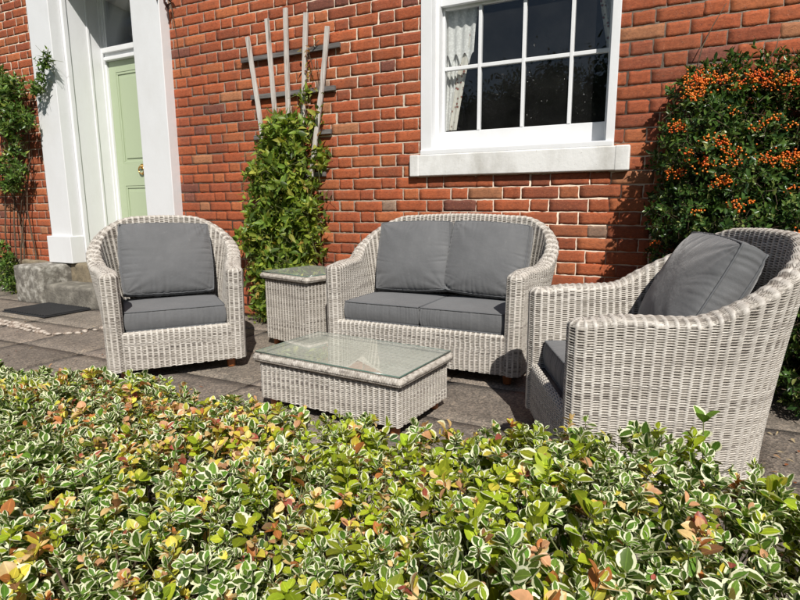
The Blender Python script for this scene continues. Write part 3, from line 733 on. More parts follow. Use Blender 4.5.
def wicker_loop(name, pts, z0, z1, parent, closed=True, r=.012, taper=0.0, stk=STK, strand=STR, light=1.0):
    """vertical wicker wall following a closed/open plan polyline (corners rounded by r)"""
    # densify with rounded corners
    pts = [np.array(p, float) for p in pts]; out = []
    n = len(pts)
    for i in range(n):
        p = pts[i]
        if not closed and i in (0, n - 1): out.append(p); continue
        a = pts[i - 1] - p; b = pts[(i + 1) % n] - p; a /= np.linalg.norm(a); b /= np.linalg.norm(b)
        for t in np.linspace(0, 1, 8): out.append((p + a * r) * (1 - t) ** 2 + 2 * p * t * (1 - t) + (p + b * r) * t * t)
    if closed: out.append(out[0])
    cl = np.array(out); sl_ = np.concatenate([[0], np.cumsum(np.linalg.norm(np.diff(cl, axis=0), axis=1))]); L = sl_[-1]
    ns = max(2, int(round(L / stk / 2)) * 2); nu = ns * 8 + (0 if closed else 1); q = np.arange(nu) / (ns * 8) * L
    XY = np.stack([np.interp(q, sl_, cl[:, 0]), np.interp(q, sl_, cl[:, 1])], -1)
    nv = int((z1 - z0) / strand * 6) + 1; z = np.linspace(z0, z1, nv)
    k = 1 - taper * (z1 - z) / (z1 - z0)
    P = np.concatenate([XY[None] * k[:, None, None], np.broadcast_to(z[:, None, None], (nv, nu, 1))], -1)
    nn = normals(P, closed)
    U = (q / L * ns)[None, :] * np.ones((nv, 1)); V = ((z - z0) / strand)[:, None] * np.ones((1, nu))
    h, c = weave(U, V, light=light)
    area = 0.5 * np.sum(cl[:-1, 0] * cl[1:, 1] - cl[1:, 0] * cl[:-1, 1])
    sgn = 1 if area > 0 else (-1 if closed else 1)
    P = P + nn * sgn * h[..., None]
    F = grid_faces(nu, nv, closed)
    if sgn < 0: F = F[:, ::-1]
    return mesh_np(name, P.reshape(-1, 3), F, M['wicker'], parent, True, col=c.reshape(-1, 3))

def wicker_panel(name, O, A, B, la, lb, parent, Nrm, curl=None):
    """flat/curled woven panel: O + A*a + B*b, stakes along B"""
    O, A, B, Nrm = map(lambda v: np.array(v, float), (O, A, B, Nrm))
    nu = int(la / STK * 8) + 1; nv = int(lb / STR * 6) + 1
    a = np.linspace(0, la, nu); b = np.linspace(0, lb, nv)
    P = O + a[None, :, None] * A + b[:, None, None] * B
    if curl is not None:      # roll the last `curl` metres of b backwards
        over = np.clip(b - (lb - curl), 0, None); R = curl / (PI / 2); th = over / R
        bb = np.minimum(b, lb - curl)
        P = O + a[None, :, None] * A + bb[:, None, None] * B + (R * np.sin(th))[:, None, None] * B - (R * (1 - np.cos(th)))[:, None, None] * Nrm
    U = (a / STK)[None, :] * np.ones((nv, 1)); V = (b / STR)[:, None] * np.ones((1, nu))
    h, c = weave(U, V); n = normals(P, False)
    s = 1 if (n[nv // 3, nu // 2] @ Nrm) > 0 else -1
    P = P + n * s * h[..., None]; F = grid_faces(nu, nv, False)
    if s < 0: F = F[:, ::-1]
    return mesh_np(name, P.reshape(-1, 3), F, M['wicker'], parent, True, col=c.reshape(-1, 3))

# ------------------------------------------------------------------ cushions
def creases(x, seed, n=5, f0=5, f1=15):
    r = np.random.default_rng(seed); o = 0
    for _ in range(n): o = o - (1 - np.abs(np.sin(x * r.uniform(f0, f1) + r.uniform(0, 6.3)))) ** 5 * r.uniform(.5, 1.2)
    return o / 2
def wr1(x, seed, n=7, f0=9, f1=34):
    r = np.random.default_rng(seed); o = 0
    for _ in range(n): o = o + np.sin(x * r.uniform(f0, f1) + r.uniform(0, 6.3)) * r.uniform(.3, 1)
    return o / n
def cushion(name, w, h, t, parent, loc, rot, bulge=.05, seed=0, box=True, wr=.006, pull=.03, kround=.10):
    """box cushion lying in local xz plane (thickness along y, front = -y)"""
    n = 110
    a = np.linspace(-1, 1, n); e = np.sign(a) * (1 - (1 - np.abs(a)) ** 1.35)
    X, Z = np.meshgrid(e, e)
    rg = np.random.default_rng(seed)
    def outline(X, Z):
        x = X * np.sqrt(1 - kround * Z ** 2) * (1 - pull * (1 - Z ** 2) * 1.0); z = Z * np.sqrt(1 - kround * X ** 2) * (1 - pull * (1 - X ** 2))
        return x * w / 2 + .003 * wr1(Z * 3, seed + 3) * np.abs(X) ** 3, z * h / 2 + .004 * wr1(X * 3, seed + 4) * np.abs(Z) ** 3
    x, z = outline(X, Z)
    bl = bulge * (np.clip(1 - np.abs(X) ** 2.6, 0, 1) ** .55) * (np.clip(1 - np.abs(Z) ** 2.6, 0, 1) ** .55)
    dx = (1 - np.abs(X)); dz = (1 - np.abs(Z))
    def wrk(sd):
        mz = np.clip(.5 + 1.1 * wr1(X + .3 * Z, sd + 11, 4, 1.5, 5), 0, 1.3); mx_ = np.clip(.5 + 1.1 * wr1(Z - .3 * X, sd + 12, 4, 1.5, 5), 0, 1.3)
        k = wr * (1 - np.exp(-dz / .05)) * np.exp(-dz / .20) * 1.5 * mz * creases(X + dz * .9 * wr1(X, sd + 7, 3, 2, 5), sd, 4, 3, 11) + wr * (1 - np.exp(-dx / .05)) * np.exp(-dx / .18) * 1.5 * mx_ * creases(Z + dx * .9 * wr1(Z, sd + 8, 3, 2, 5), sd + 1, 4, 3, 11)
        k += wr * .7 * wr1(X * .9 + Z * .5, sd + 2, 4, 2, 5) * wr1(Z * .8 - X * .4, sd + 5, 4, 2, 5)
        # corner creases running diagonally
        for sx in (-1, 1):
            for sz in (-1, 1):
                d = np.hypot(X - sx, Z - sz); ang = np.arctan2(Z - sz, X - sx)
                k += wr * .4 * np.exp(-d / .35) * d * 2.0 * np.sin(ang * 13 + sd)
        return k
    F_ = np.stack([x, -t / 2 - bl - wrk(seed + 10), z], -1); B_ = np.stack([x, t / 2 + bl + wrk(seed + 20), z], -1)
    i = np.arange(n * n).reshape(n, n)
    f1 = np.stack([i[:-1, :-1], i[:-1, 1:], i[1:, 1:], i[1:, :-1]], -1).reshape(-1, 4); f2 = f1[:, ::-1] + n * n
    ring = np.concatenate([i[0, :], i[1:, -1], i[-1, -2::-1], i[-2:0:-1, 0]]); nr = len(ring)
    Vf = F_.reshape(-1, 3); Vb = B_.reshape(-1, 3); rf, rb = Vf[ring], Vb[ring]; m = 7; SV = []
    out = np.stack([rf[:, 0], 0 * rf[:, 0], rf[:, 2]], -1); out /= np.linalg.norm(out, axis=1)[:, None]
    sb = .010 if box else 0
    for k in range(1, m):
        q = k / m; SV.append(rf * (1 - q) + rb * q + out * (sb * math.sin(PI * q) + .004 * wr1(np.arange(nr) / nr * 6, seed + 30)[:, None] * math.sin(PI * q)))
    SV = np.vstack(SV); base = 2 * n * n
    def rid(k, j): return ring[j] if k == 0 else (ring[j] + n * n if k == m else base + (k - 1) * nr + j)
    sf = np.array([(rid(k, j), rid(k + 1, j), rid(k + 1, (j + 1) % nr), rid(k, (j + 1) % nr)) for k in range(m) for j in range(nr)])
    o = mesh_np(name, np.vstack([Vf, Vb, SV]), [f1, f2, sf], M['fabric'], parent, True)
    pm = MB()
    for rgp, s in ((rf, -1), (rb, 1)):
        Pp = rgp + out * .0015 + np.array([0, s * .0005, 0]); Pp = np.vstack([Pp[::2], Pp[:1]]); pm.tube(Pp, .0034, 6, cap=False)
    pp = pm.build('piping', M['piping'], o, smooth=True)
    o.location = loc; o.rotation_euler = rot
    return o

def foot(parent, x, y, top=.075):
    b = MB(); b.lathe([(.019, 0), (.021, .004), (.024, top), (.024, top + .02)], 16); o = b.build('leg', M['wood'], parent, smooth=False); o.location = (x, y, 0)
    for p in o.data.polygons: p.use_smooth = abs(p.normal.z) < .5
    return o

def seat_unit(name, label, cat, hw, hd, loc, rz, nc, seed=0, tilt=14, cy=.13, turn=0, hb=.80):
    t = thing(name, label, cat, loc, rz)
    shell('woven_shell', hw, hd, t, Hback=hb)
    iw = hw - .088
    wicker_panel('front_panel', (-iw - .012, -hd + .012, .058), (1, 0, 0), (0, 0, 1), 2 * iw + .024, .205, t, (0, -1, 0), curl=.03)
    b = MB(); b.box(-iw - .01, iw + .01, -hd + .03, hd - .20, .21, .238); b.box(-iw + .10, iw - .10, hd - .199, hd - .06, .21, .237); b.box(-iw - .02, iw + .02, -hd + .05, hd - .24, .062, .075); b.box(-iw + .12, iw - .12, hd - .239, hd - .08, .062, .0745)
    b.build('seat_deck', M['bar'], t)
    for sx in (-1, 1):
        for sy in (-1, 1): foot(t, sx * (hw - (.075 if sy < 0 else .115)), sy * (hd - (.075 if sy < 0 else .105)))
    cw = 2 * iw / nc
    for k in range(nc):
        cx = -iw + cw * (k + .5)
        cushion('seat_cushion', 2 * (hd - .05) - .14, cw - .012, .098, t, (cx, -.065 + (.002 * k), .30), (PI / 2, 0, PI / 2), .012, seed + 40 + k, True, .0022, .004, .02)
        cushion('back_cushion', cw + (.012 if nc > 1 else .01), .43, .075, t, (cx + (.01 if k == 0 and nc > 1 else 0), cy, .571), (math.radians(-tilt - 2 * k), math.radians((-2, 2.5)[k % 2] if nc > 1 else 1.0), math.radians((2, -3)[k % 2] + turn)), .062, seed + 60 + k * 7, True, .014, .04, .15)
    return t
seat_unit('sofa', 'two seat woven wicker sofa with four grey cushions against the brick wall', 'sofa', .548, .345, (.990, -.515, 0), 0, 2, 0, 17, .135)
seat_unit('armchair', 'woven wicker armchair by the front door steps, facing the camera', 'armchair', .338, .345, (-.375, -1.19, 0), math.radians(53), 1, 100, 19, .14).__setitem__('group', 'wicker armchairs')
seat_unit('armchair', 'wicker armchair seen side on in front of the orange berried shrub', 'armchair', .335, .345, (2.095, -1.342, 0), math.radians(-66), 1, 200, 26, .14, -11, .772).__setitem__('group', 'wicker armchairs')

def wicker_table(name, label, cat, loc, rz, W, D, H, inset, group, legs=True):
    t = thing(name, label, cat, loc, rz, group)
    bw, bd = W / 2 - inset, D / 2 - inset
    z0 = .045
    wicker_loop('woven_body', [(-bw, -bd), (bw, -bd), (bw, bd), (-bw, bd)], z0, H - .034, t, True, .014)
    b = MB(); b.box(-bw + .01, bw - .01, -bd + .01, bd - .01, z0 + .002, z0 + .012); b.build('underside', M['bar'], t)
    # top: woven deck, braided rim
    L2 = W / 2; D2 = D / 2
    wicker_panel('woven_deck', (-L2 + .012, -D2 + .012, H - .006), (1, 0, 0), (0, 1, 0), W - .024, D - .024, t, (0, 0, 1))
    b = MB(); b.box(-L2 + .010, L2 - .010, -D2 + .010, D2 - .010, H - .034, H - .014); b.build('top_board', M['bar'], t)
    # rim: rounded edge wrapped with strands (heightfield around a half round)
    pts = [(-L2, -D2), (L2, -D2), (L2, D2), (-L2, D2)]
    out = []
    for i in range(4):
        p = np.array(pts[i]); a = np.array(pts[i - 1]) - p; c = np.array(pts[(i + 1) % 4]) - p; a = a / np.linalg.norm(a); c = c / np.linalg.norm(c); r = .02
        for q in np.linspace(0, 1, 8): out.append((p + a * r) * (1 - q) ** 2 + 2 * p * q * (1 - q) + (p + c * r) * q * q)
    out.append(out[0]); cl = np.array(out); sl_ = np.concatenate([[0], np.cumsum(np.linalg.norm(np.diff(cl, axis=0), axis=1))]); Lt = sl_[-1]
    ns = int(Lt / .012); nu = ns * 5; q = np.arange(nu) / nu * Lt
    XY = np.stack([np.interp(q, sl_, cl[:, 0]), np.interp(q, sl_, cl[:, 1])], -1)
    dn = np.roll(XY, -1, 0) - np.roll(XY, 1, 0); dn /= np.linalg.norm(dn, axis=1)[:, None]; outn = np.stack([dn[:, 1], -dn[:, 0]], -1)
    hR = .0165; nv = 24; th = np.linspace(-PI * .5, PI * .62, nv)
    R0 = np.stack([outn[:, 0][None] * np.cos(th)[:, None], outn[:, 1][None] * np.cos(th)[:, None], np.sin(th)[:, None] * np.ones((1, nu))], -1)
    base = np.concatenate([XY - outn * hR, np.full((nu, 1), H - .014)], -1)[None]
    U = (q / Lt * ns)[None] * np.ones((nv, 1)); lane = th[:, None] / .62
    hh = hR + .0030 * np.sqrt(np.abs(np.sin(PI * (U + lane * .35 * (-1) ** np.floor(lane + .5))))) - .0035 * (np.abs(lane - np.round(lane)) > .44) - .0010
    ci = (np.floor(U + lane * .35) + 31 * np.floor(lane + .5)).astype(int)
    colr = TONES[TAB[(ci * 13) % 331, 9]] * .92
    P = base + R0 * hh[..., None]
    F = grid_faces(nu, nv, True)
    mesh_np('braided_rim', P.reshape(-1, 3), F, M['wicker'], t, True, col=colr.reshape(-1, 3))
    b = MB(); b.add([(-L2 + .014, -D2 + .014, H + .0135), (L2 - .014, -D2 + .014, H + .0135), (L2 - .014, D2 - .014, H + .0135), (-L2 + .014, D2 - .014, H + .0135)], [(0, 1, 2, 3)]); g = b.build('glass_top', M['tglass'], t)
    b = MB(); e = .0145; z_a, z_b = H + .0085, H + .0135
    b.box(-L2 + e - .003, L2 - e + .003, -D2 + e - .003, -D2 + e - .0007, z_a, z_b); b.box(-L2 + e - .003, L2 - e + .003, D2 - e + .0007, D2 - e + .003, z_a, z_b)
    b.box(-L2 + e - .003, -L2 + e - .0007, -D2 + e, D2 - e, z_a, z_b); b.box(L2 - e + .0007, L2 - e + .003, -D2 + e, D2 - e, z_a, z_b)
    b.build('glass_edge', M['gedge'], g)
    for sx in (-1, 1):
        for sy in (-1, 1): foot(t, sx * (bw - .045), sy * (bd - .045), .06)
    return t
wicker_table('coffee_table', 'low oblong wicker coffee table with a green tinted glass top in front of the sofa', 'coffee table', (.938, -1.380, 0), math.radians(-4.6), .76, .455, .240, .022, 'glass topped wicker tables')
wicker_table('side_table', 'square wicker side table with a glass top between the climber and the sofa', 'side table', (.10, -.52, 0), math.radians(-14), .46, .44, .458, .022, 'glass topped wicker tables')

# ------------------------------------------------------------------ trellis
tr = thing('trellis', 'fan shaped trellis of weathered grey slats fixed to the brick wall', 'trellis', (0, 0, 0))
for (xa, za), (xb, zb) in [((-.728, 2.085), (-.60, 1.15)), ((-.547, 2.180), (-.475, 1.10)), ((-.376, 2.225), (-.394, .70)), ((-.200, 2.17), (-.305, 1.02)), ((-.032, 2.06), (-.20, 1.08))]:
    b = MB(); n = 10; w2 = .0165
    d = np.array([xb - xa, zb - za]); d /= np.linalg.norm(d); nn = np.array([-d[1], d[0]])
    V = []; 
    for i in range(n):
        q = i / (n - 1); c = np.array([xa, za]) * (1 - q) + np.array([xb, zb]) * q + nn * .004 * math.sin(q * 5 + xa * 9)
        for sx, y in ((-1, -.052), (1, -.052), (1, -.035), (-1, -.035)):
            V.append((c[0] + nn[0] * w2 * sx, y + .002 * math.sin(q * 7 + xa * 5), c[1] + nn[1] * w2 * sx))
    F = [(i * 4 + j, i * 4 + (j + 1) % 4, i * 4 + 4 + (j + 1) % 4, i * 4 + 4 + j) for i in range(n - 1) for j in range(4)] + [(0, 3, 2, 1), ((n - 1) * 4, (n - 1) * 4 + 1, (n - 1) * 4 + 2, (n - 1) * 4 + 3)]
    b.add(V, F); b.build('slat', M['slat'], tr, bevel=.0015)
for x0, x1, z in ((-.80, .062, 1.937), (-.735, .006, 1.667), (-.715, -.028, 1.383), (-.60, -.09, 1.095)):
    b = MB(); b.box(x0, x1, -.0335, -.012, z - .016, z + .016, Matrix.Rotation(math.radians(random.uniform(-.5, .5)), 4, 'Y')); b.build('crossbar', M['bar'], tr, bevel=.002)

# ------------------------------------------------------------------ foliage
def leaf_proto(kind):
    """returns verts (n,3): x across, y along 0..1, z up; uv; quads"""
    if kind == 'oval': prof = [(0, .03), (.14, .28), (.34, .47), (.58, .50), (.8, .36), (.94, .15), (1, .01)]; cup, bend = .22, .16
    elif kind == 'point': prof = [(0, .03), (.15, .26), (.35, .40), (.6, .32), (.82, .15), (1, .01)]; cup, bend = .25, .25
    else: prof = [(0, .05), (.3, .5), (.7, .45), (1, .03)]; cup, bend = .25, .1
    V = []; uv = []
    for y, w_ in prof:
        for sx in (-1, 0, 1):
            V.append((sx * w_, y, abs(sx) * w_ * cup - bend * y * y)); uv.append((.5 + sx * .5 if 0.02 < y < .98 else (1.0 if sx else .5), y))
    n = len(prof); F = []
    for i in range(n - 1):
        for j in (0, 1): F.append((i * 3 + j, i * 3 + j + 1, i * 3 + 4 + j, i * 3 + 3 + j))
    return np.array(V), np.array(uv), np.array(F)
def norm(v): return v / np.maximum(np.linalg.norm(v, axis=-1, keepdims=True), 1e-9)
def leaves(name, kind, pos, ydir, up, length, width, col, mat, parent, varieg=None, kindtag=None, curl=None):
    V, uv, F = leaf_proto(kind); n = len(pos); k = len(V)
    Y = norm(ydir); X = norm(np.cross(Y, up)); Z = np.cross(X, Y)
    cz = np.ones(n) if curl is None else curl
    P = pos[:, None, :] + X[:, None, :] * (V[None, :, 0, None] * width[:, None, None]) + Y[:, None, :] * (V[None, :, 1, None] * length[:, None, None]) + Z[:, None, :] * (V[None, :, 2, None] * (length * cz)[:, None, None])
    FF = (F[None] + (np.arange(n) * k)[:, None, None]).reshape(-1, 4)
    UV = np.tile(uv[None], (n, 1, 1))
    if varieg is not None: UV[:, :, 1] += 2 * varieg[:, None]
    CC = np.repeat(col[:, None, :], k, axis=1).reshape(-1, 3)
    return mesh_np(name, P.reshape(-1, 3), FF, mat, parent, True, col=CC, uv=UV.reshape(-1, 2), kind=kindtag)
def rnd_dir(n): return norm(rng.normal(size=(n, 3)))
def vnoise(x, y, s, seed):
    r = np.random.default_rng(seed); o = 0
    for _ in range(8):
        a = r.uniform(0, 2 * PI); f = s * r.uniform(.5, 1.6); o = o + np.sin((x * math.cos(a) + y * math.sin(a)) * f + r.uniform(0, 6.3))
    return o / 4
def twigs(name, starts, ends, r0, mat, parent, kindtag=None, sag=.0):
    """many thin 4-sided twigs in one mesh"""
    n = len(starts); d = norm(ends - starts); a = norm(np.cross(d, rnd_dir(n))); b_ = np.cross(d, a)
    V = []; 
    mid = (starts + ends) / 2 + rnd_dir(n) * (np.linalg.norm(ends - starts, axis=1) * .06)[:, None]
    for c, r in ((starts, r0), (mid, r0 * .8), (ends, r0 * .45)):
        r = np.broadcast_to(r, (n,))[:, None]
        for t in range(4): V.append(c + r * (math.cos(t * PI / 2) * a + math.sin(t * PI / 2) * b_))
    V = np.stack(V, 1).reshape(-1, 3); f = np.array([(i * 4 + j, i * 4 + (j + 1) % 4, i * 4 + 4 + (j + 1) % 4, i * 4 + 4 + j) for i in (0, 1) for j in range(4)])
    return mesh_np(name, V, (f[None] + (np.arange(n) * 12)[:, None, None]).reshape(-1, 4), mat, parent, True, kind=kindtag)

# --- variegated hedge in the foreground
def hedge_top(x, y):
    z = .448 + .018 * sstep((x - 1.35) / .35) + .016 * vnoise(x, y, 6, 1) + .014 * vnoise(x, y, 16, 2) + .016 * np.exp(-((x - 1.0) / .2) ** 2) - .012 * np.exp(-((x - 1.65) / .18) ** 2) + .085 * np.exp(-((x - 2.06) / .15) ** 2) - .012 * np.exp(-((x - 2.29) / .04) ** 2) + .050 * sstep((x - 2.08) / .2) - .018 * sstep((.85 - x) / .3) + .010 * vnoise(x, y, 34, 6)
    back = -2.44 + .015 * vnoise(x, 0 * x, 7, 5)
    z = z - .22 * np.clip((y - back + .05) / .10, 0, 1) ** 1.6
    return z, back
def build_hedge():
    hedge = thing('hedge', 'low variegated evergreen hedge with cream edged, yellow and rusty leaves in the foreground', 'hedge', (1.2, -2.85, 0))
    hroot = hedge.location
    ns = 11500
    x = rng.uniform(-1.6, 3.9, ns); y = rng.uniform(-3.34, -2.36, ns)
    keep = rng.random(ns) < 1.0
    z, back = hedge_top(x, y); keep &= (y < back + .05)
    # no leaves in front of the lens
    keep &= ~((np.hypot(x - CAM[0], y - CAM[1]) < .22))
    x, y, z = x[keep], y[keep], z[keep]; n = len(x)
    e = .01; zx = (hedge_top(x + e, y)[0] - z) / e; zy = (hedge_top(x, y + e)[0] - z) / e
    nrm = norm(np.stack([-zx, -zy, np.ones(n)], -1))
    sd_ = norm(nrm * 1.0 + np.array([0, .0, .9]) + rng.normal(0, .5, (n, 3)))
    length = rng.uniform(.045, .13, n) + (rng.random(n) < .05) * rng.uniform(.01, .05, n)
    depth = rng.exponential(.022, n)
    top = np.stack([x, y, z - depth], -1) + 0
    base = top - sd_ * length[:, None]
    # species of shoot colour by patches
    px = vnoise(x, y, 9, 11) + .7 * rng.normal(size=n) * .6
    # rusty zones: measured centre-left
    rust = 1.5 * np.exp(-(((x - 1.30) / .26) ** 2 + ((y + 2.62) / .16) ** 2)) + .9 * np.exp(-(((x - 1.62) / .2) ** 2 + ((y + 2.95) / .12) ** 2)) + .5 * np.exp(-(((x - .85) / .3) ** 2 + ((y + 2.6) / .12) ** 2)) + .28 + .35 * vnoise(x, y, 14, 21)
    yel = .55 * np.exp(-(((x - 1.75) / .35) ** 2 + ((y + 2.6) / .3) ** 2)) + .28 + .35 * vnoise(x, y, 11, 23)
    pr = np.clip(rust, 0, 1.6) * .32; py = np.clip(yel, 0, 1) * (.34 + .26 * sstep((x - 1.3) / .6))
    t = rng.random(n); typ = np.where(t < pr, 2, np.where(t < pr + py, 1, 0))      # 0 variegated, 1 lime/green plain, 2 rust/yellow
    pos = []; yd = []; upv = []; ln = []; wd = []; col = []; vg = []; cu = []
    A = norm(np.cross(sd_, rnd_dir(n))); B = np.cross(sd_, A)
    opn = rng.uniform(-24, 22, n)
    size = rng.uniform(.58, 1.28, n) * (np.where(typ == 1, 1.08, 1.0))
    tiers = [(1.0, 4, 34, .62), (.90, 4, 58, .95), (.68, 4, 72, 1.08), (.42, 3, 85, 1.05), (.18, 2, 95, .95)]
    for ti, (q, cnt, tilt, sc) in enumerate(tiers):
        for k in range(cnt):
            a = 2 * PI * k / cnt + ti * .8 + rng.normal(0, .25, n); tl = np.radians(tilt + opn + rng.normal(0, 20, n))
            rad = A * np.cos(a)[:, None] + B * np.sin(a)[:, None]
            d = sd_ * np.cos(tl)[:, None] + rad * np.sin(tl)[:, None]
            u = sd_ * np.sin(tl)[:, None] - rad * np.cos(tl)[:, None]
            m = rng.random(n) < (.86 if ti < 3 else .62)
            L = .0188 * sc * size * rng.uniform(.8, 1.2, n)
            p = base + sd_ * (length * np.clip(q + rng.normal(0, .06, n), 0, 1))[:, None] + rad * .002
            c = np.zeros((n, 3)); v = np.zeros(n)
            g1 = np.array([.125, .225, .030]) * rng.uniform(.35, 1.3, (n, 1)) * (1 + rng.normal(0, .07, (n, 3)))
            lime = np.array([.36, .44, .030]) * rng.uniform(.5, 1.25, (n, 1)) * (1 + rng.normal(0, .05, (n, 3)))
            ripe = np.array([(.68, .58, .08), (.74, .52, .24), (.50, .19, .06), (.66, .36, .20), (.38, .10, .075), (.26, .13, .06), (.55, .55, .08)])[rng.choice(7, n, p=[.24, .22, .12, .16, .05, .07, .14])] * rng.uniform(.75, 1.15, (n, 1))
            c[typ == 0] = g1[typ == 0]; c[typ == 1] = lime[typ == 1]; c[typ == 2] = ripe[typ == 2]
            odd = rng.random(n) < .03; c[odd] = ripe[odd]
            v[(typ == 0) & ~odd] = 1; v[(typ == 1) & (rng.random(n) < .45)] = 1; v[(typ == 2) & (rng.random(n) < .2)] = 1
            g = m
            pos.append(p[g]); yd.append(d[g]); upv.append(u[g]); ln.append(L[g]); wd.append((L * rng.uniform(.62, .86, n))[g]); col.append(c[g]); vg.append(v[g]); cu.append(rng.uniform(.3, 1.5, n)[g] * np.where(typ[g] == 2, 1.5, 1))
    cat = np.concatenate
    pos_, yd, upv, ln, wd, col, vg, cu = map(cat, (pos, yd, upv, ln, wd, col, vg, cu))
    ok = np.linalg.norm(pos_ - CAM, axis=1) > .30
    o = leaves('foliage', 'oval', pos_[ok], yd[ok], upv[ok], ln[ok], wd[ok], col[ok], M['leafv'], hedge, vg[ok], curl=cu[ok]); o.matrix_parent_inverse = Matrix.Translation(hroot).inverted()
    o = twigs('shoots', base - sd_ * .02, top, np.full(n, .0013), M['gstem'], hedge); o.matrix_parent_inverse = Matrix.Translation(hroot).inverted()
    # one tall soft shoot standing clear of the hedge
    tipp = np.array([2.222, -2.42, .540]); kk = 7
    aa = np.array([.2, 2.3, 4.4, 1.2, 3.3, 5.3, .8]); q = np.array([0, 0, 0, .028, .028, .05, .05])
    P_ = tipp[None] - np.array([0, 0, 1.])[None] * q[:, None]; d_ = np.stack([np.cos(aa), np.sin(aa), np.where(q == 0, 1.3, .35)], -1)
    o = leaves('shoot_leaves', 'oval', P_, d_, np.stack([-np.cos(aa), -np.sin(aa), np.full(kk, .8)], -1), np.full(kk, .030), np.full(kk, .020), np.tile([.15, .27, .035], (kk, 1)), M['leafv'], hedge, (np.arange(kk) % 2) * 1.0); o.matrix_parent_inverse = Matrix.Translation(hroot).inverted()
    o = twigs('shoot_stem', tipp[None] - [[.01, .0, .20]], tipp[None], np.array([.0016]), M['gstem'], hedge); o.matrix_parent_inverse = Matrix.Translation(hroot).inverted()
    # woody stems below
    k = 1500; s = np.stack([rng.uniform(-1.6, 3.9, k), rng.uniform(-3.25, -2.55, k), np.full(k, -.02)], -1)
    en = s + np.stack([rng.normal(0, .10, k), rng.normal(0, .10, k), rng.uniform(.28, .47, k)], -1)
    o = twigs('branches', s, en, rng.uniform(.002, .005, k), M['stem'], hedge); o.matrix_parent_inverse = Matrix.Translation(hroot).inverted()
    # deep inner leaves
    k = 9000; xx = rng.uniform(-1.6, 3.9, k); yy = rng.uniform(-3.3, -2.40, k); zt, bk = hedge_top(xx, yy)
    kk = yy < bk + .03; xx, yy, zt = xx[kk], yy[kk], zt[kk]; k = len(xx)
    P = np.stack([xx, yy, zt - rng.uniform(.05, .30, k)], -1); P[:, 2] = np.maximum(P[:, 2], .02)
    d = rnd_dir(k); d[:, 2] = np.abs(d[:, 2]) * .5
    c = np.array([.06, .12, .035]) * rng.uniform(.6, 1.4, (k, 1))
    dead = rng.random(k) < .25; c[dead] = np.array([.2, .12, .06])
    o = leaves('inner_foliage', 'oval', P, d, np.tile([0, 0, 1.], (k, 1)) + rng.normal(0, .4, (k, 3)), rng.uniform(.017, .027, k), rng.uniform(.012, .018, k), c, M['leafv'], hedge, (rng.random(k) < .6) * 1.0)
    o.matrix_parent_inverse = Matrix.Translation(hroot).inverted()
build_hedge()

# --- generic shrub: clumps of leafy shoots over a volume
def shrub_leaves(parent, centers, radii, n_sh, per, L0, W0, cols, wts, mat, kind='point', name='foliage', outward=.9, upb=.35, shl=.07, root=None, jitter=.5, stem_mat=None, surf=.82):
    ci = rng.choice(len(centers), n_sh, p=(np.prod(radii, axis=1) ** (2 / 3)) / (np.prod(radii, axis=1) ** (2 / 3)).sum())
    d = rnd_dir(n_sh); d[:, 1] = -np.abs(d[:, 1]) * 1.0 + .25 * rng.random(n_sh)
    d = norm(d); rad = rng.uniform(surf, 1.05, n_sh) - (rng.random(n_sh) < .3) * rng.uniform(0, .4, n_sh)
    tip = centers[ci] + d * radii[ci] * rad[:, None]
    ok = (tip[:, 1] < -.012) & (tip[:, 2] > .02); tip, d = tip[ok], d[ok]; n = len(tip)
    sdv = norm(d * outward + np.array([0, 0, upb]) + rng.normal(0, jitter, (n, 3)))
    ln = rng.uniform(.6, 1.3, n) * shl
    A = norm(np.cross(sdv, rnd_dir(n))); B = np.cross(sdv, A)
    out = [[] for _ in range(6)]
    for k in range(per):
        q = 1 - k / per; a = k * 2.4 + rng.normal(0, .3, n); tl = np.radians(35 + 45 * (1 - q) + rng.normal(0, 12, n))
        rd = A * np.cos(a)[:, None] + B * np.sin(a)[:, None]
        dd = sdv * np.cos(tl)[:, None] + rd * np.sin(tl)[:, None]; up = sdv * np.sin(tl)[:, None] - rd * np.cos(tl)[:, None]
        p = tip - sdv * (ln * (1 - q))[:, None]
        L = L0 * rng.uniform(.65, 1.25, n)
        c = np.array(cols)[rng.choice(len(cols), n, p=np.array(wts) / sum(wts))] * rng.uniform(.7, 1.3, (n, 1))
        for o_, v_ in zip(out, (p, dd, up, L, L * W0 * rng.uniform(.85, 1.15, n), c)): o_.append(v_)
    a = [np.concatenate(v) for v in out]
    okk = a[0][:, 1] < -.006
    a = [v[okk] for v in a]
    o = leaves(name, kind, *a[:5], a[5], mat, parent)
    if root is not None: o.matrix_parent_inverse = Matrix.Translation(root).inverted()
    if stem_mat:
        o2 = twigs('twigs', tip - sdv * (ln * 1.6)[:, None], tip, np.full(n, .0014), stem_mat, parent)
        if root is not None: o2.matrix_parent_inverse = Matrix.Translation(root).inverted()
    return tip, d

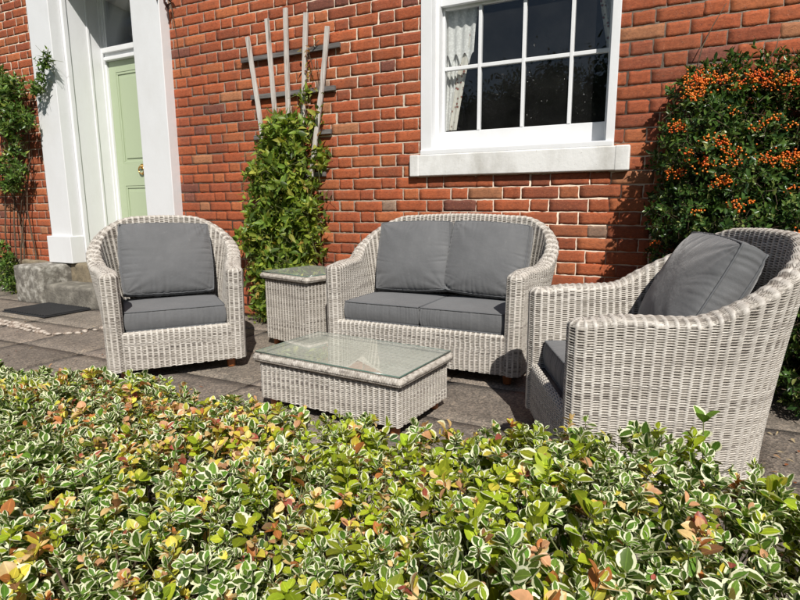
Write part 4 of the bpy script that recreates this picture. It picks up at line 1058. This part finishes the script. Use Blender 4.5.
def ico(r):
    t = (1 + 5 ** .5) / 2
    V = norm(np.array([(-1, t, 0), (1, t, 0), (-1, -t, 0), (1, -t, 0), (0, -1, t), (0, 1, t), (0, -1, -t), (0, 1, -t), (t, 0, -1), (t, 0, 1), (-t, 0, -1), (-t, 0, 1)], float))
    F = [(0, 11, 5), (0, 5, 1), (0, 1, 7), (0, 7, 10), (0, 10, 11), (1, 5, 9), (5, 11, 4), (11, 10, 2), (10, 7, 6), (7, 1, 8), (3, 9, 4), (3, 4, 2), (3, 2, 6), (3, 6, 8), (3, 8, 9), (4, 9, 5), (2, 4, 11), (6, 2, 10), (8, 6, 7), (9, 8, 1)]
    V = list(V); cache = {}; F2 = []
    def mid(a, b):
        k = (min(a, b), max(a, b))
        if k not in cache: v = V[a] + V[b]; V.append(v / np.linalg.norm(v)); cache[k] = len(V) - 1
        return cache[k]
    for a, b, c in F: x, y, z = mid(a, b), mid(b, c), mid(c, a); F2 += [(a, x, z), (b, y, x), (c, z, y), (x, y, z)]
    return np.array(V) * r, np.array(F2)
IV, IF = ico(1)

def build_firethorn():
    root = (2.6, -.3, 0)
    t = thing('berry_shrub', 'dark evergreen shrub with orange berry clusters trained against the brick wall', 'shrub', root)
    cs = []; rs = []
    def add(x, y, z, rx, ry, rz): cs.append((x, y, z)); rs.append((rx, ry, rz))
    # main mass; left edge slopes from x=2.0 at the base region to 2.13 at the top
    for z in np.arange(.15, 1.62, .16):
        for x in np.arange(2.20, 3.7, .22):
            left = 2.02 + .10 * max(0, (z - .55)) if z > .5 else 2.05
            top = 1.50 + .05 * math.sin(x * 5 + 2) + .08 * min(1, max(0, x - 2.1) / .5)
            if z > top - .1: continue
            dpt = .30 + .12 * math.sin(x * 4 + z * 5) + (.10 if z < .9 else 0) - (.06 if z > 1.2 else 0)
            xx = max(x, left + .17)
            add(xx + random.uniform(-.03, .03), -.05 - random.uniform(0, .08), z + random.uniform(-.04, .04), .20, dpt, .17)
    for x in np.arange(2.72, 3.7, .2):
        for z in (.18, .42, .66): add(x + random.uniform(-.03, .03), -.42 - .1 * random.random(), z, .2, .34, .19)
    cs = np.array(cs); rs = np.array(rs)
    tip, d = shrub_leaves(t, cs, rs, 15000, 7, .031, .44, [(.026, .062, .016), (.050, .105, .022), (.085, .15, .03), (.15, .20, .05), (.22, .25, .08)], [4, 5, 4, 1.6, .6], M['leafd'], root=root, stem_mat=M['stem'], shl=.065, kind='small')
    # dark stems inside
    k = 120; s = np.stack([rng.uniform(2.3, 3.5, k), rng.uniform(-.22, -.05, k), rng.uniform(0, 1.0, k)], -1); e_ = s + np.stack([rng.normal(0, .09, k), rng.uniform(-.08, .02, k), rng.uniform(.2, .4, k)], -1); e_[:, 1] = np.minimum(e_[:, 1], -.02)
    e_[:, 2] = np.minimum(e_[:, 2], 1.35)
    o = twigs('branches', s, e_, rng.uniform(.002, .005, k), M['stem'], t); o.matrix_parent_inverse = Matrix.Translation(root).inverted()
    b = MB()
    for i in range(5):
        x = 2.35 + i * .28; b.tube([(x, -.12, -.02), (x + .03, -.11, .3), (x - .02, -.09, .7), (x + .04, -.08, 1.2)], [.022, .019, .014, .008], 8)
    o = b.build('trunks', M['stem'], t, smooth=True); o.matrix_parent_inverse = Matrix.Translation(root).inverted()
    # berry clusters at positions read from the picture (wall-plane x, z) pushed out to the foliage surface
    spots = [(2.17, 1.44, 34), (2.22, 1.42, 30), (2.27, 1.45, 16), (2.20, 1.37, 16), (2.36, 1.46, 14), (2.41, 1.43, 12), (2.50, 1.42, 26), (2.56, 1.38, 30), (2.60, 1.43, 24), (2.66, 1.42, 16), (2.70, 1.49, 10),
             (2.12, 1.20, 14), (2.14, 1.12, 8), (2.24, 1.12, 12), (2.32, 1.13, 18), (2.38, 1.10, 18), (2.46, 1.20, 10), (2.28, 1.02, 26), (2.33, .97, 22), (2.40, 1.05, 10), (2.55, 1.05, 30), (2.60, 1.00, 24), (2.50, 1.24, 10), (2.68, 1.07, 14),
             (2.76, 1.02, 12), (2.45, .83, 16), (2.48, .80, 10), (2.22, .80, 9), (2.07, .58, 10), (2.40, .60, 14), (2.46, .53, 18), (2.56, .56, 8), (2.68, .92, 12), (2.78, 1.30, 10), (2.85, 1.1, 14), (2.9, 1.4, 14), (3.0, 1.2, 14), (2.75, .7, 12), (2.9, .8, 10), (2.62, 1.22, 10), (2.36, 1.27, 9), (2.30, 1.30, 8)]
    spots += [(2.12 + .62 * random.random(), 1.02 + .47 * random.random(), random.choice((8, 11, 14, 18))) for _ in range(12)]
    for (x, z, nb) in spots:
        if nb < 10 and nb % 3: continue
        z += .055 + random.uniform(-.035, .035); x += random.uniform(-.03, .03); nb = int(nb * 2.3) if nb > 15 else int(nb * 1.2)
        # outermost foliage toward the camera near this spot
        cdv = np.array([x, 0, z]) - CAM; cdv /= np.linalg.norm(cdv)
        rel = tip - CAM; tt = rel @ cdv; perp = np.linalg.norm(rel - tt[:, None] * cdv, axis=1)
        near = perp < .06
        depth = np.percentile(tt[near], 4) if near.sum() > 3 else np.linalg.norm(np.array([x, 0, z]) - CAM) - .35
        c = CAM + cdv * (depth - .002)
        if c[1] > -.03: c[1] = -.06
        spread = .010 + .00024 * nb
        P = c + rng.normal(0, 1, (nb, 3)) * np.array([spread * 1.25, spread * .5, spread * .75]); r = rng.uniform(.0032, .0052, nb)
        V = (P[:, None, :] + IV[None] * r[:, None, None]).reshape(-1, 3); F = (IF[None] + (np.arange(nb) * len(IV))[:, None, None]).reshape(-1, 3)
        o = mesh_np('berry_cluster', V, F, M['berry'], t, True); o.matrix_parent_inverse = Matrix.Translation(root).inverted()
    # long bare shoots above
    b = MB(); b.tube([(2.19, -.12, 1.52), (2.21, -.10, 1.64), (2.25, -.08, 1.74), (2.30, -.06, 1.84)], [.0035, .003, .0025, .0015], 6)
    b.tube([(2.48, -.12, 1.50), (2.52, -.10, 1.60), (2.53, -.08, 1.66)], [.003, .0025, .002], 6)
    b.tube([(2.16, -.12, 1.50), (2.145, -.1, 1.60)], [.003, .002], 6)
    o = b.build('bare_shoots', M['stem'], t, smooth=True); o.matrix_parent_inverse = Matrix.Translation(root).inverted()
build_firethorn()

def build_climber():
    root = (-.45, -.12, 0)
    t = thing('climbing_plant', 'bushy green climber growing up the fan trellis behind the side table', 'climber', root)
    cs = []; rs = []
    for z in np.arange(.08, 1.50, .12):
        wl = -.735 + .05 * math.sin(z * 7) + max(0, z - 1.0) ** 1.3 * .62; wr_ = -.115 + .05 * math.sin(z * 9 + 1) - max(0, z - 1.0) ** 1.3 * .50
        for x in np.linspace(wl + .10, wr_ - .10, 5):
            cs.append((x, -.07, z + random.uniform(-.03, .03))); rs.append((.10 + .05 * random.random(), .12 + .12 * random.random(), .11))
    for x, z in ((-.12, 1.25), (-.16, 1.48), (-.22, 1.62), (-.13, 1.15)): cs.append((x, -.04, z)); rs.append((.05, .06, .08))
    cs = np.array(cs); rs = np.array(rs)
    shrub_leaves(t, cs, rs, 1250, 6, .062, .60, [(.14, .23, .035), (.21, .30, .045), (.29, .36, .055), (.40, .41, .08), (.08, .13, .03), (.36, .24, .06)], [4, 5, 4, 2, 2, .6], M['leafc'], root=root, stem_mat=M['gstem'], shl=.12, jitter=.8)
    # thin tendrils with yellowing leaves up the right slats
    b = MB(); pts = [(-.22, -.06, 1.2), (-.26, -.06, 1.4), (-.20, -.055, 1.55), (-.24, -.058, 1.68), (-.15, -.06, 1.80), (-.19, -.05, 1.92), (-.10, -.05, 1.98)]
    b.tube(pts, .003, 6); b.tube([(-.12, -.04, 1.2), (-.15, -.05, 1.5), (-.10, -.05, 1.7), (-.12, -.05, 1.85)], .0025, 6)
    o = b.build('tendrils', M['stem'], t, smooth=True); o.matrix_parent_inverse = Matrix.Translation(root).inverted()
    k = 60; z = rng.uniform(1.35, 1.98, k); P = np.stack([-.17 + rng.normal(0, .045, k), rng.uniform(-.09, -.05, k), z], -1)
    c = np.array([(.35, .28, .05), (.30, .14, .04), (.2, .22, .05), (.22, .10, .05)])[rng.choice(4, k)]
    o = leaves('tendril_leaves', 'point', P, rnd_dir(k) + np.array([0, -.2, -.3]), np.tile([0, -1., .3], (k, 1)) + rng.normal(0, .4, (k, 3)), rng.uniform(.022, .04, k), rng.uniform(.012, .02, k), c, M['leafc'], t); o.matrix_parent_inverse = Matrix.Translation(root).inverted()
    b = MB()
    for i in range(4): b.tube([(-.6 + i * .14, -.06, -.02), (-.58 + i * .12, -.05, .5), (-.55 + i * .1, -.05, 1.1)], [.010, .008, .005], 6)
    o = b.build('stems', M['stem'], t, smooth=True); o.matrix_parent_inverse = Matrix.Translation(root).inverted()
build_climber()

def build_left_climber():
    root = (-3.85, -.12, 0)
    t = thing('climbing_rose', 'straggly rose climbing the brick wall left of the white door pilaster', 'climber', root)
    cs = np.array([(-3.68, -.1, 1.48), (-3.85, -.1, 1.75), (-3.5, -.12, 1.45), (-3.75, -.10, 2.02), (-3.55, -.14, 1.88), (-3.42, -.16, 1.72), (-3.95, -.08, 2.1), (-3.45, -.13, 1.98), (-3.62, -.12, 1.62), (-3.25, -.17, 1.66),
                   (-3.80, -.10, 1.28), (-3.58, -.14, 1.22), (-3.95, -.1, 1.15), (-3.7, -.12, 1.08), (-4.05, -.10, .42), (-3.92, -.12, .28), (-4.1, -.1, .18), (-3.9, -.12, .10),
                   (-3.08, -.16, 1.92), (-3.01, -.16, 2.02), (-2.93, -.16, 2.12), (-2.86, -.16, 2.20)])
    rs = np.array([(.08, .06, .12), (.11, .1, .14), (.05, .05, .10), (.20, .13, .16), (.17, .14, .14), (.13, .12, .12), (.16, .1, .14), (.14, .12, .11), (.12, .1, .09), (.09, .08, .10), (.15, .12, .10), (.14, .12, .09), (.14, .1, .12), (.12, .09, .07), (.12, .11, .12), (.10, .1, .12), (.14, .1, .12), (.12, .1, .08),
                   (.07, .05, .07), (.05, .05, .07), (.05, .04, .06), (.04, .035, .05)])
    shrub_leaves(t, cs, rs, 850, 6, .046, .55, [(.06, .12, .025), (.11, .19, .04), (.18, .27, .05), (.26, .30, .07)], [4, 4, 2, .6], M['leafd'], root=root, stem_mat=M['gstem'], shl=.08, jitter=.6)
    b = MB()
    for i, (x0, x1) in enumerate(((-3.98, -3.72), (-3.88, -3.60), (-3.80, -3.9), (-3.70, -3.5), (-4.1, -3.95))):
        n = 9; P = [(x0 + (x1 - x0) * q / (n - 1) + .03 * math.sin(q * 1.3 + i * 2), -.05 - .02 * math.sin(q + i), -.02 + (1.95 - i * .08) * q / (n - 1)) for q in range(n)]
        b.tube(P, np.linspace(.010, .004, n), 7)
    for z0, z1, x0, x1 in ((.9, 1.35, -3.75, -3.42), (1.2, 1.7, -3.7, -3.35), (.7, 1.1, -3.8, -3.55)):
        b.tube([(x0, -.05, z0), ((x0 + x1) / 2, -.08, (z0 + z1) / 2 + .03), (x1, -.08, z1)], [.006, .005, .004], 6)
    b.tube([(-3.3, -.16, 1.72), (-3.12, -.18, 1.88), (-2.98, -.17, 2.05), (-2.86, -.16, 2.24)], [.005, .004, .003, .002], 6)
    o = b.build('stems', M['stem'], t, smooth=True); o.matrix_parent_inverse = Matrix.Translation(root).inverted()
build_left_climber()

# dried shoot hanging beside the right pilaster top
t = thing('dried_creeper', 'dead brown creeper hanging beside the top of the right door pilaster', 'creeper', (-1.5, -.03, 2.4))
b = MB(); b.tube([(-.02, -.01, .5), (.0, -.02, .2), (.03, -.02, .05), (.04, .005, -.2), (.06, .008, -.5)], [.006, .005, .004, .002, .0015], 6); b.build('stem', M['stem'], t, smooth=True)
k = 46; P = np.stack([rng.normal(.01, .030, k), rng.uniform(-.06, -.01, k), rng.uniform(-.0, .5, k)], -1)
leaves('dead_leaves', 'point', P, rnd_dir(k) * .6 + np.array([0, -.1, -.8]), np.tile([0, -1., 0], (k, 1)) + rng.normal(0, .3, (k, 3)), rng.uniform(.04, .07, k), rng.uniform(.02, .035, k), np.array([.055, .022, .016]) * rng.uniform(.6, 1.6, (k, 1)), M['litter'], t)

# fallen leaves on the slabs (litter nobody would count)
k = 170; fx = np.concatenate([rng.uniform(2.3, 3.2, 90), rng.uniform(-1.6, .9, 50), rng.uniform(-3.8, -1.4, 30)]); fy = np.concatenate([rng.uniform(-1.4, -.85, 90), rng.uniform(-2.1, -1.3, 50), rng.uniform(-1.2, -.42, 30)])
P = np.stack([fx, fy, rng.uniform(.004, .012, k)], -1); d = rnd_dir(k); d[:, 2] *= .12
o = leaves('leaf_litter', 'point', P, d, np.tile([0, 0, 1.], (k, 1)) + rng.normal(0, .15, (k, 3)), rng.uniform(.010, .030, k), rng.uniform(.006, .015, k), np.array([(.25, .09, .04), (.35, .2, .1), (.42, .33, .2)])[rng.choice(3, k)], M['litter'], None, kindtag='stuff')
o['label'] = 'dry brown leaves scattered on the paving'

# trees behind the photographer: they are what the window panes mirror
crown_mesh = None
def tree(x, y, h, seed, label):
    global crown_mesh
    rg = np.random.default_rng(seed)
    t = thing('garden_tree', label, 'tree', (x, y, 0), seed * 1.7, 'trees mirrored in the window panes')
    b = MB(); b.tube([(0, 0, -.06), (.1, 0, h * .3), (0, .1, h * .6)], [.22, .17, .08], 8)
    for i in range(6):
        a = rg.uniform(0, 6.3); b.tube([(0, 0, h * .3), (math.cos(a) * h * .15, math.sin(a) * h * .15, h * .5), (math.cos(a) * h * .3, math.sin(a) * h * .3, h * .7)], [.09, .06, .03], 6)
    b.build('trunk', M['stem'], t, smooth=True)
    if crown_mesh is None:
        H_ = 6.0; n = 42000; c = rg.normal(0, 1, (60, 3)) * np.array([H_ * .26, H_ * .22, H_ * .16]) + np.array([0, 0, H_ * .50])
        ci = rg.integers(0, 60, n); P = c[ci] + rg.normal(0, 1, (n, 3)) * H_ * .06
        P[:, 2] = np.clip(P[:, 2], .1, None)
        o = leaves('crown', 'small', P, rnd_dir(n), rnd_dir(n), rg.uniform(.08, .15, n), rg.uniform(.05, .09, n), np.array([.03, .055, .018]) * rg.uniform(.6, 1.5, (n, 1)), M['leafd'], t)
        crown_mesh = o.data
    else:
        o = bpy.data.objects.new('crown', crown_mesh); link(o); o.parent = t
    o.scale = (h / 6,) * 3
for i, (x, y, h, lb) in enumerate([(-14, -17, 6.2, 'tall dark tree mirrored at the far left of the window panes'), (-9.5, -19, 5.4, 'dark tree mirrored at the left of the window panes'), (-5, -18, 6.4, 'broad dark tree mirrored left of centre in the window panes'), (-.5, -19, 6.8, 'tall rounded dark tree mirrored in the middle window panes'), (4, -18, 5.2, 'low dark tree mirrored right of centre in the window panes'), (9, -18, 6.0, 'dark tree mirrored at the right edge of the window panes')]):
    tree(x, y, h, 50 + i, lb)
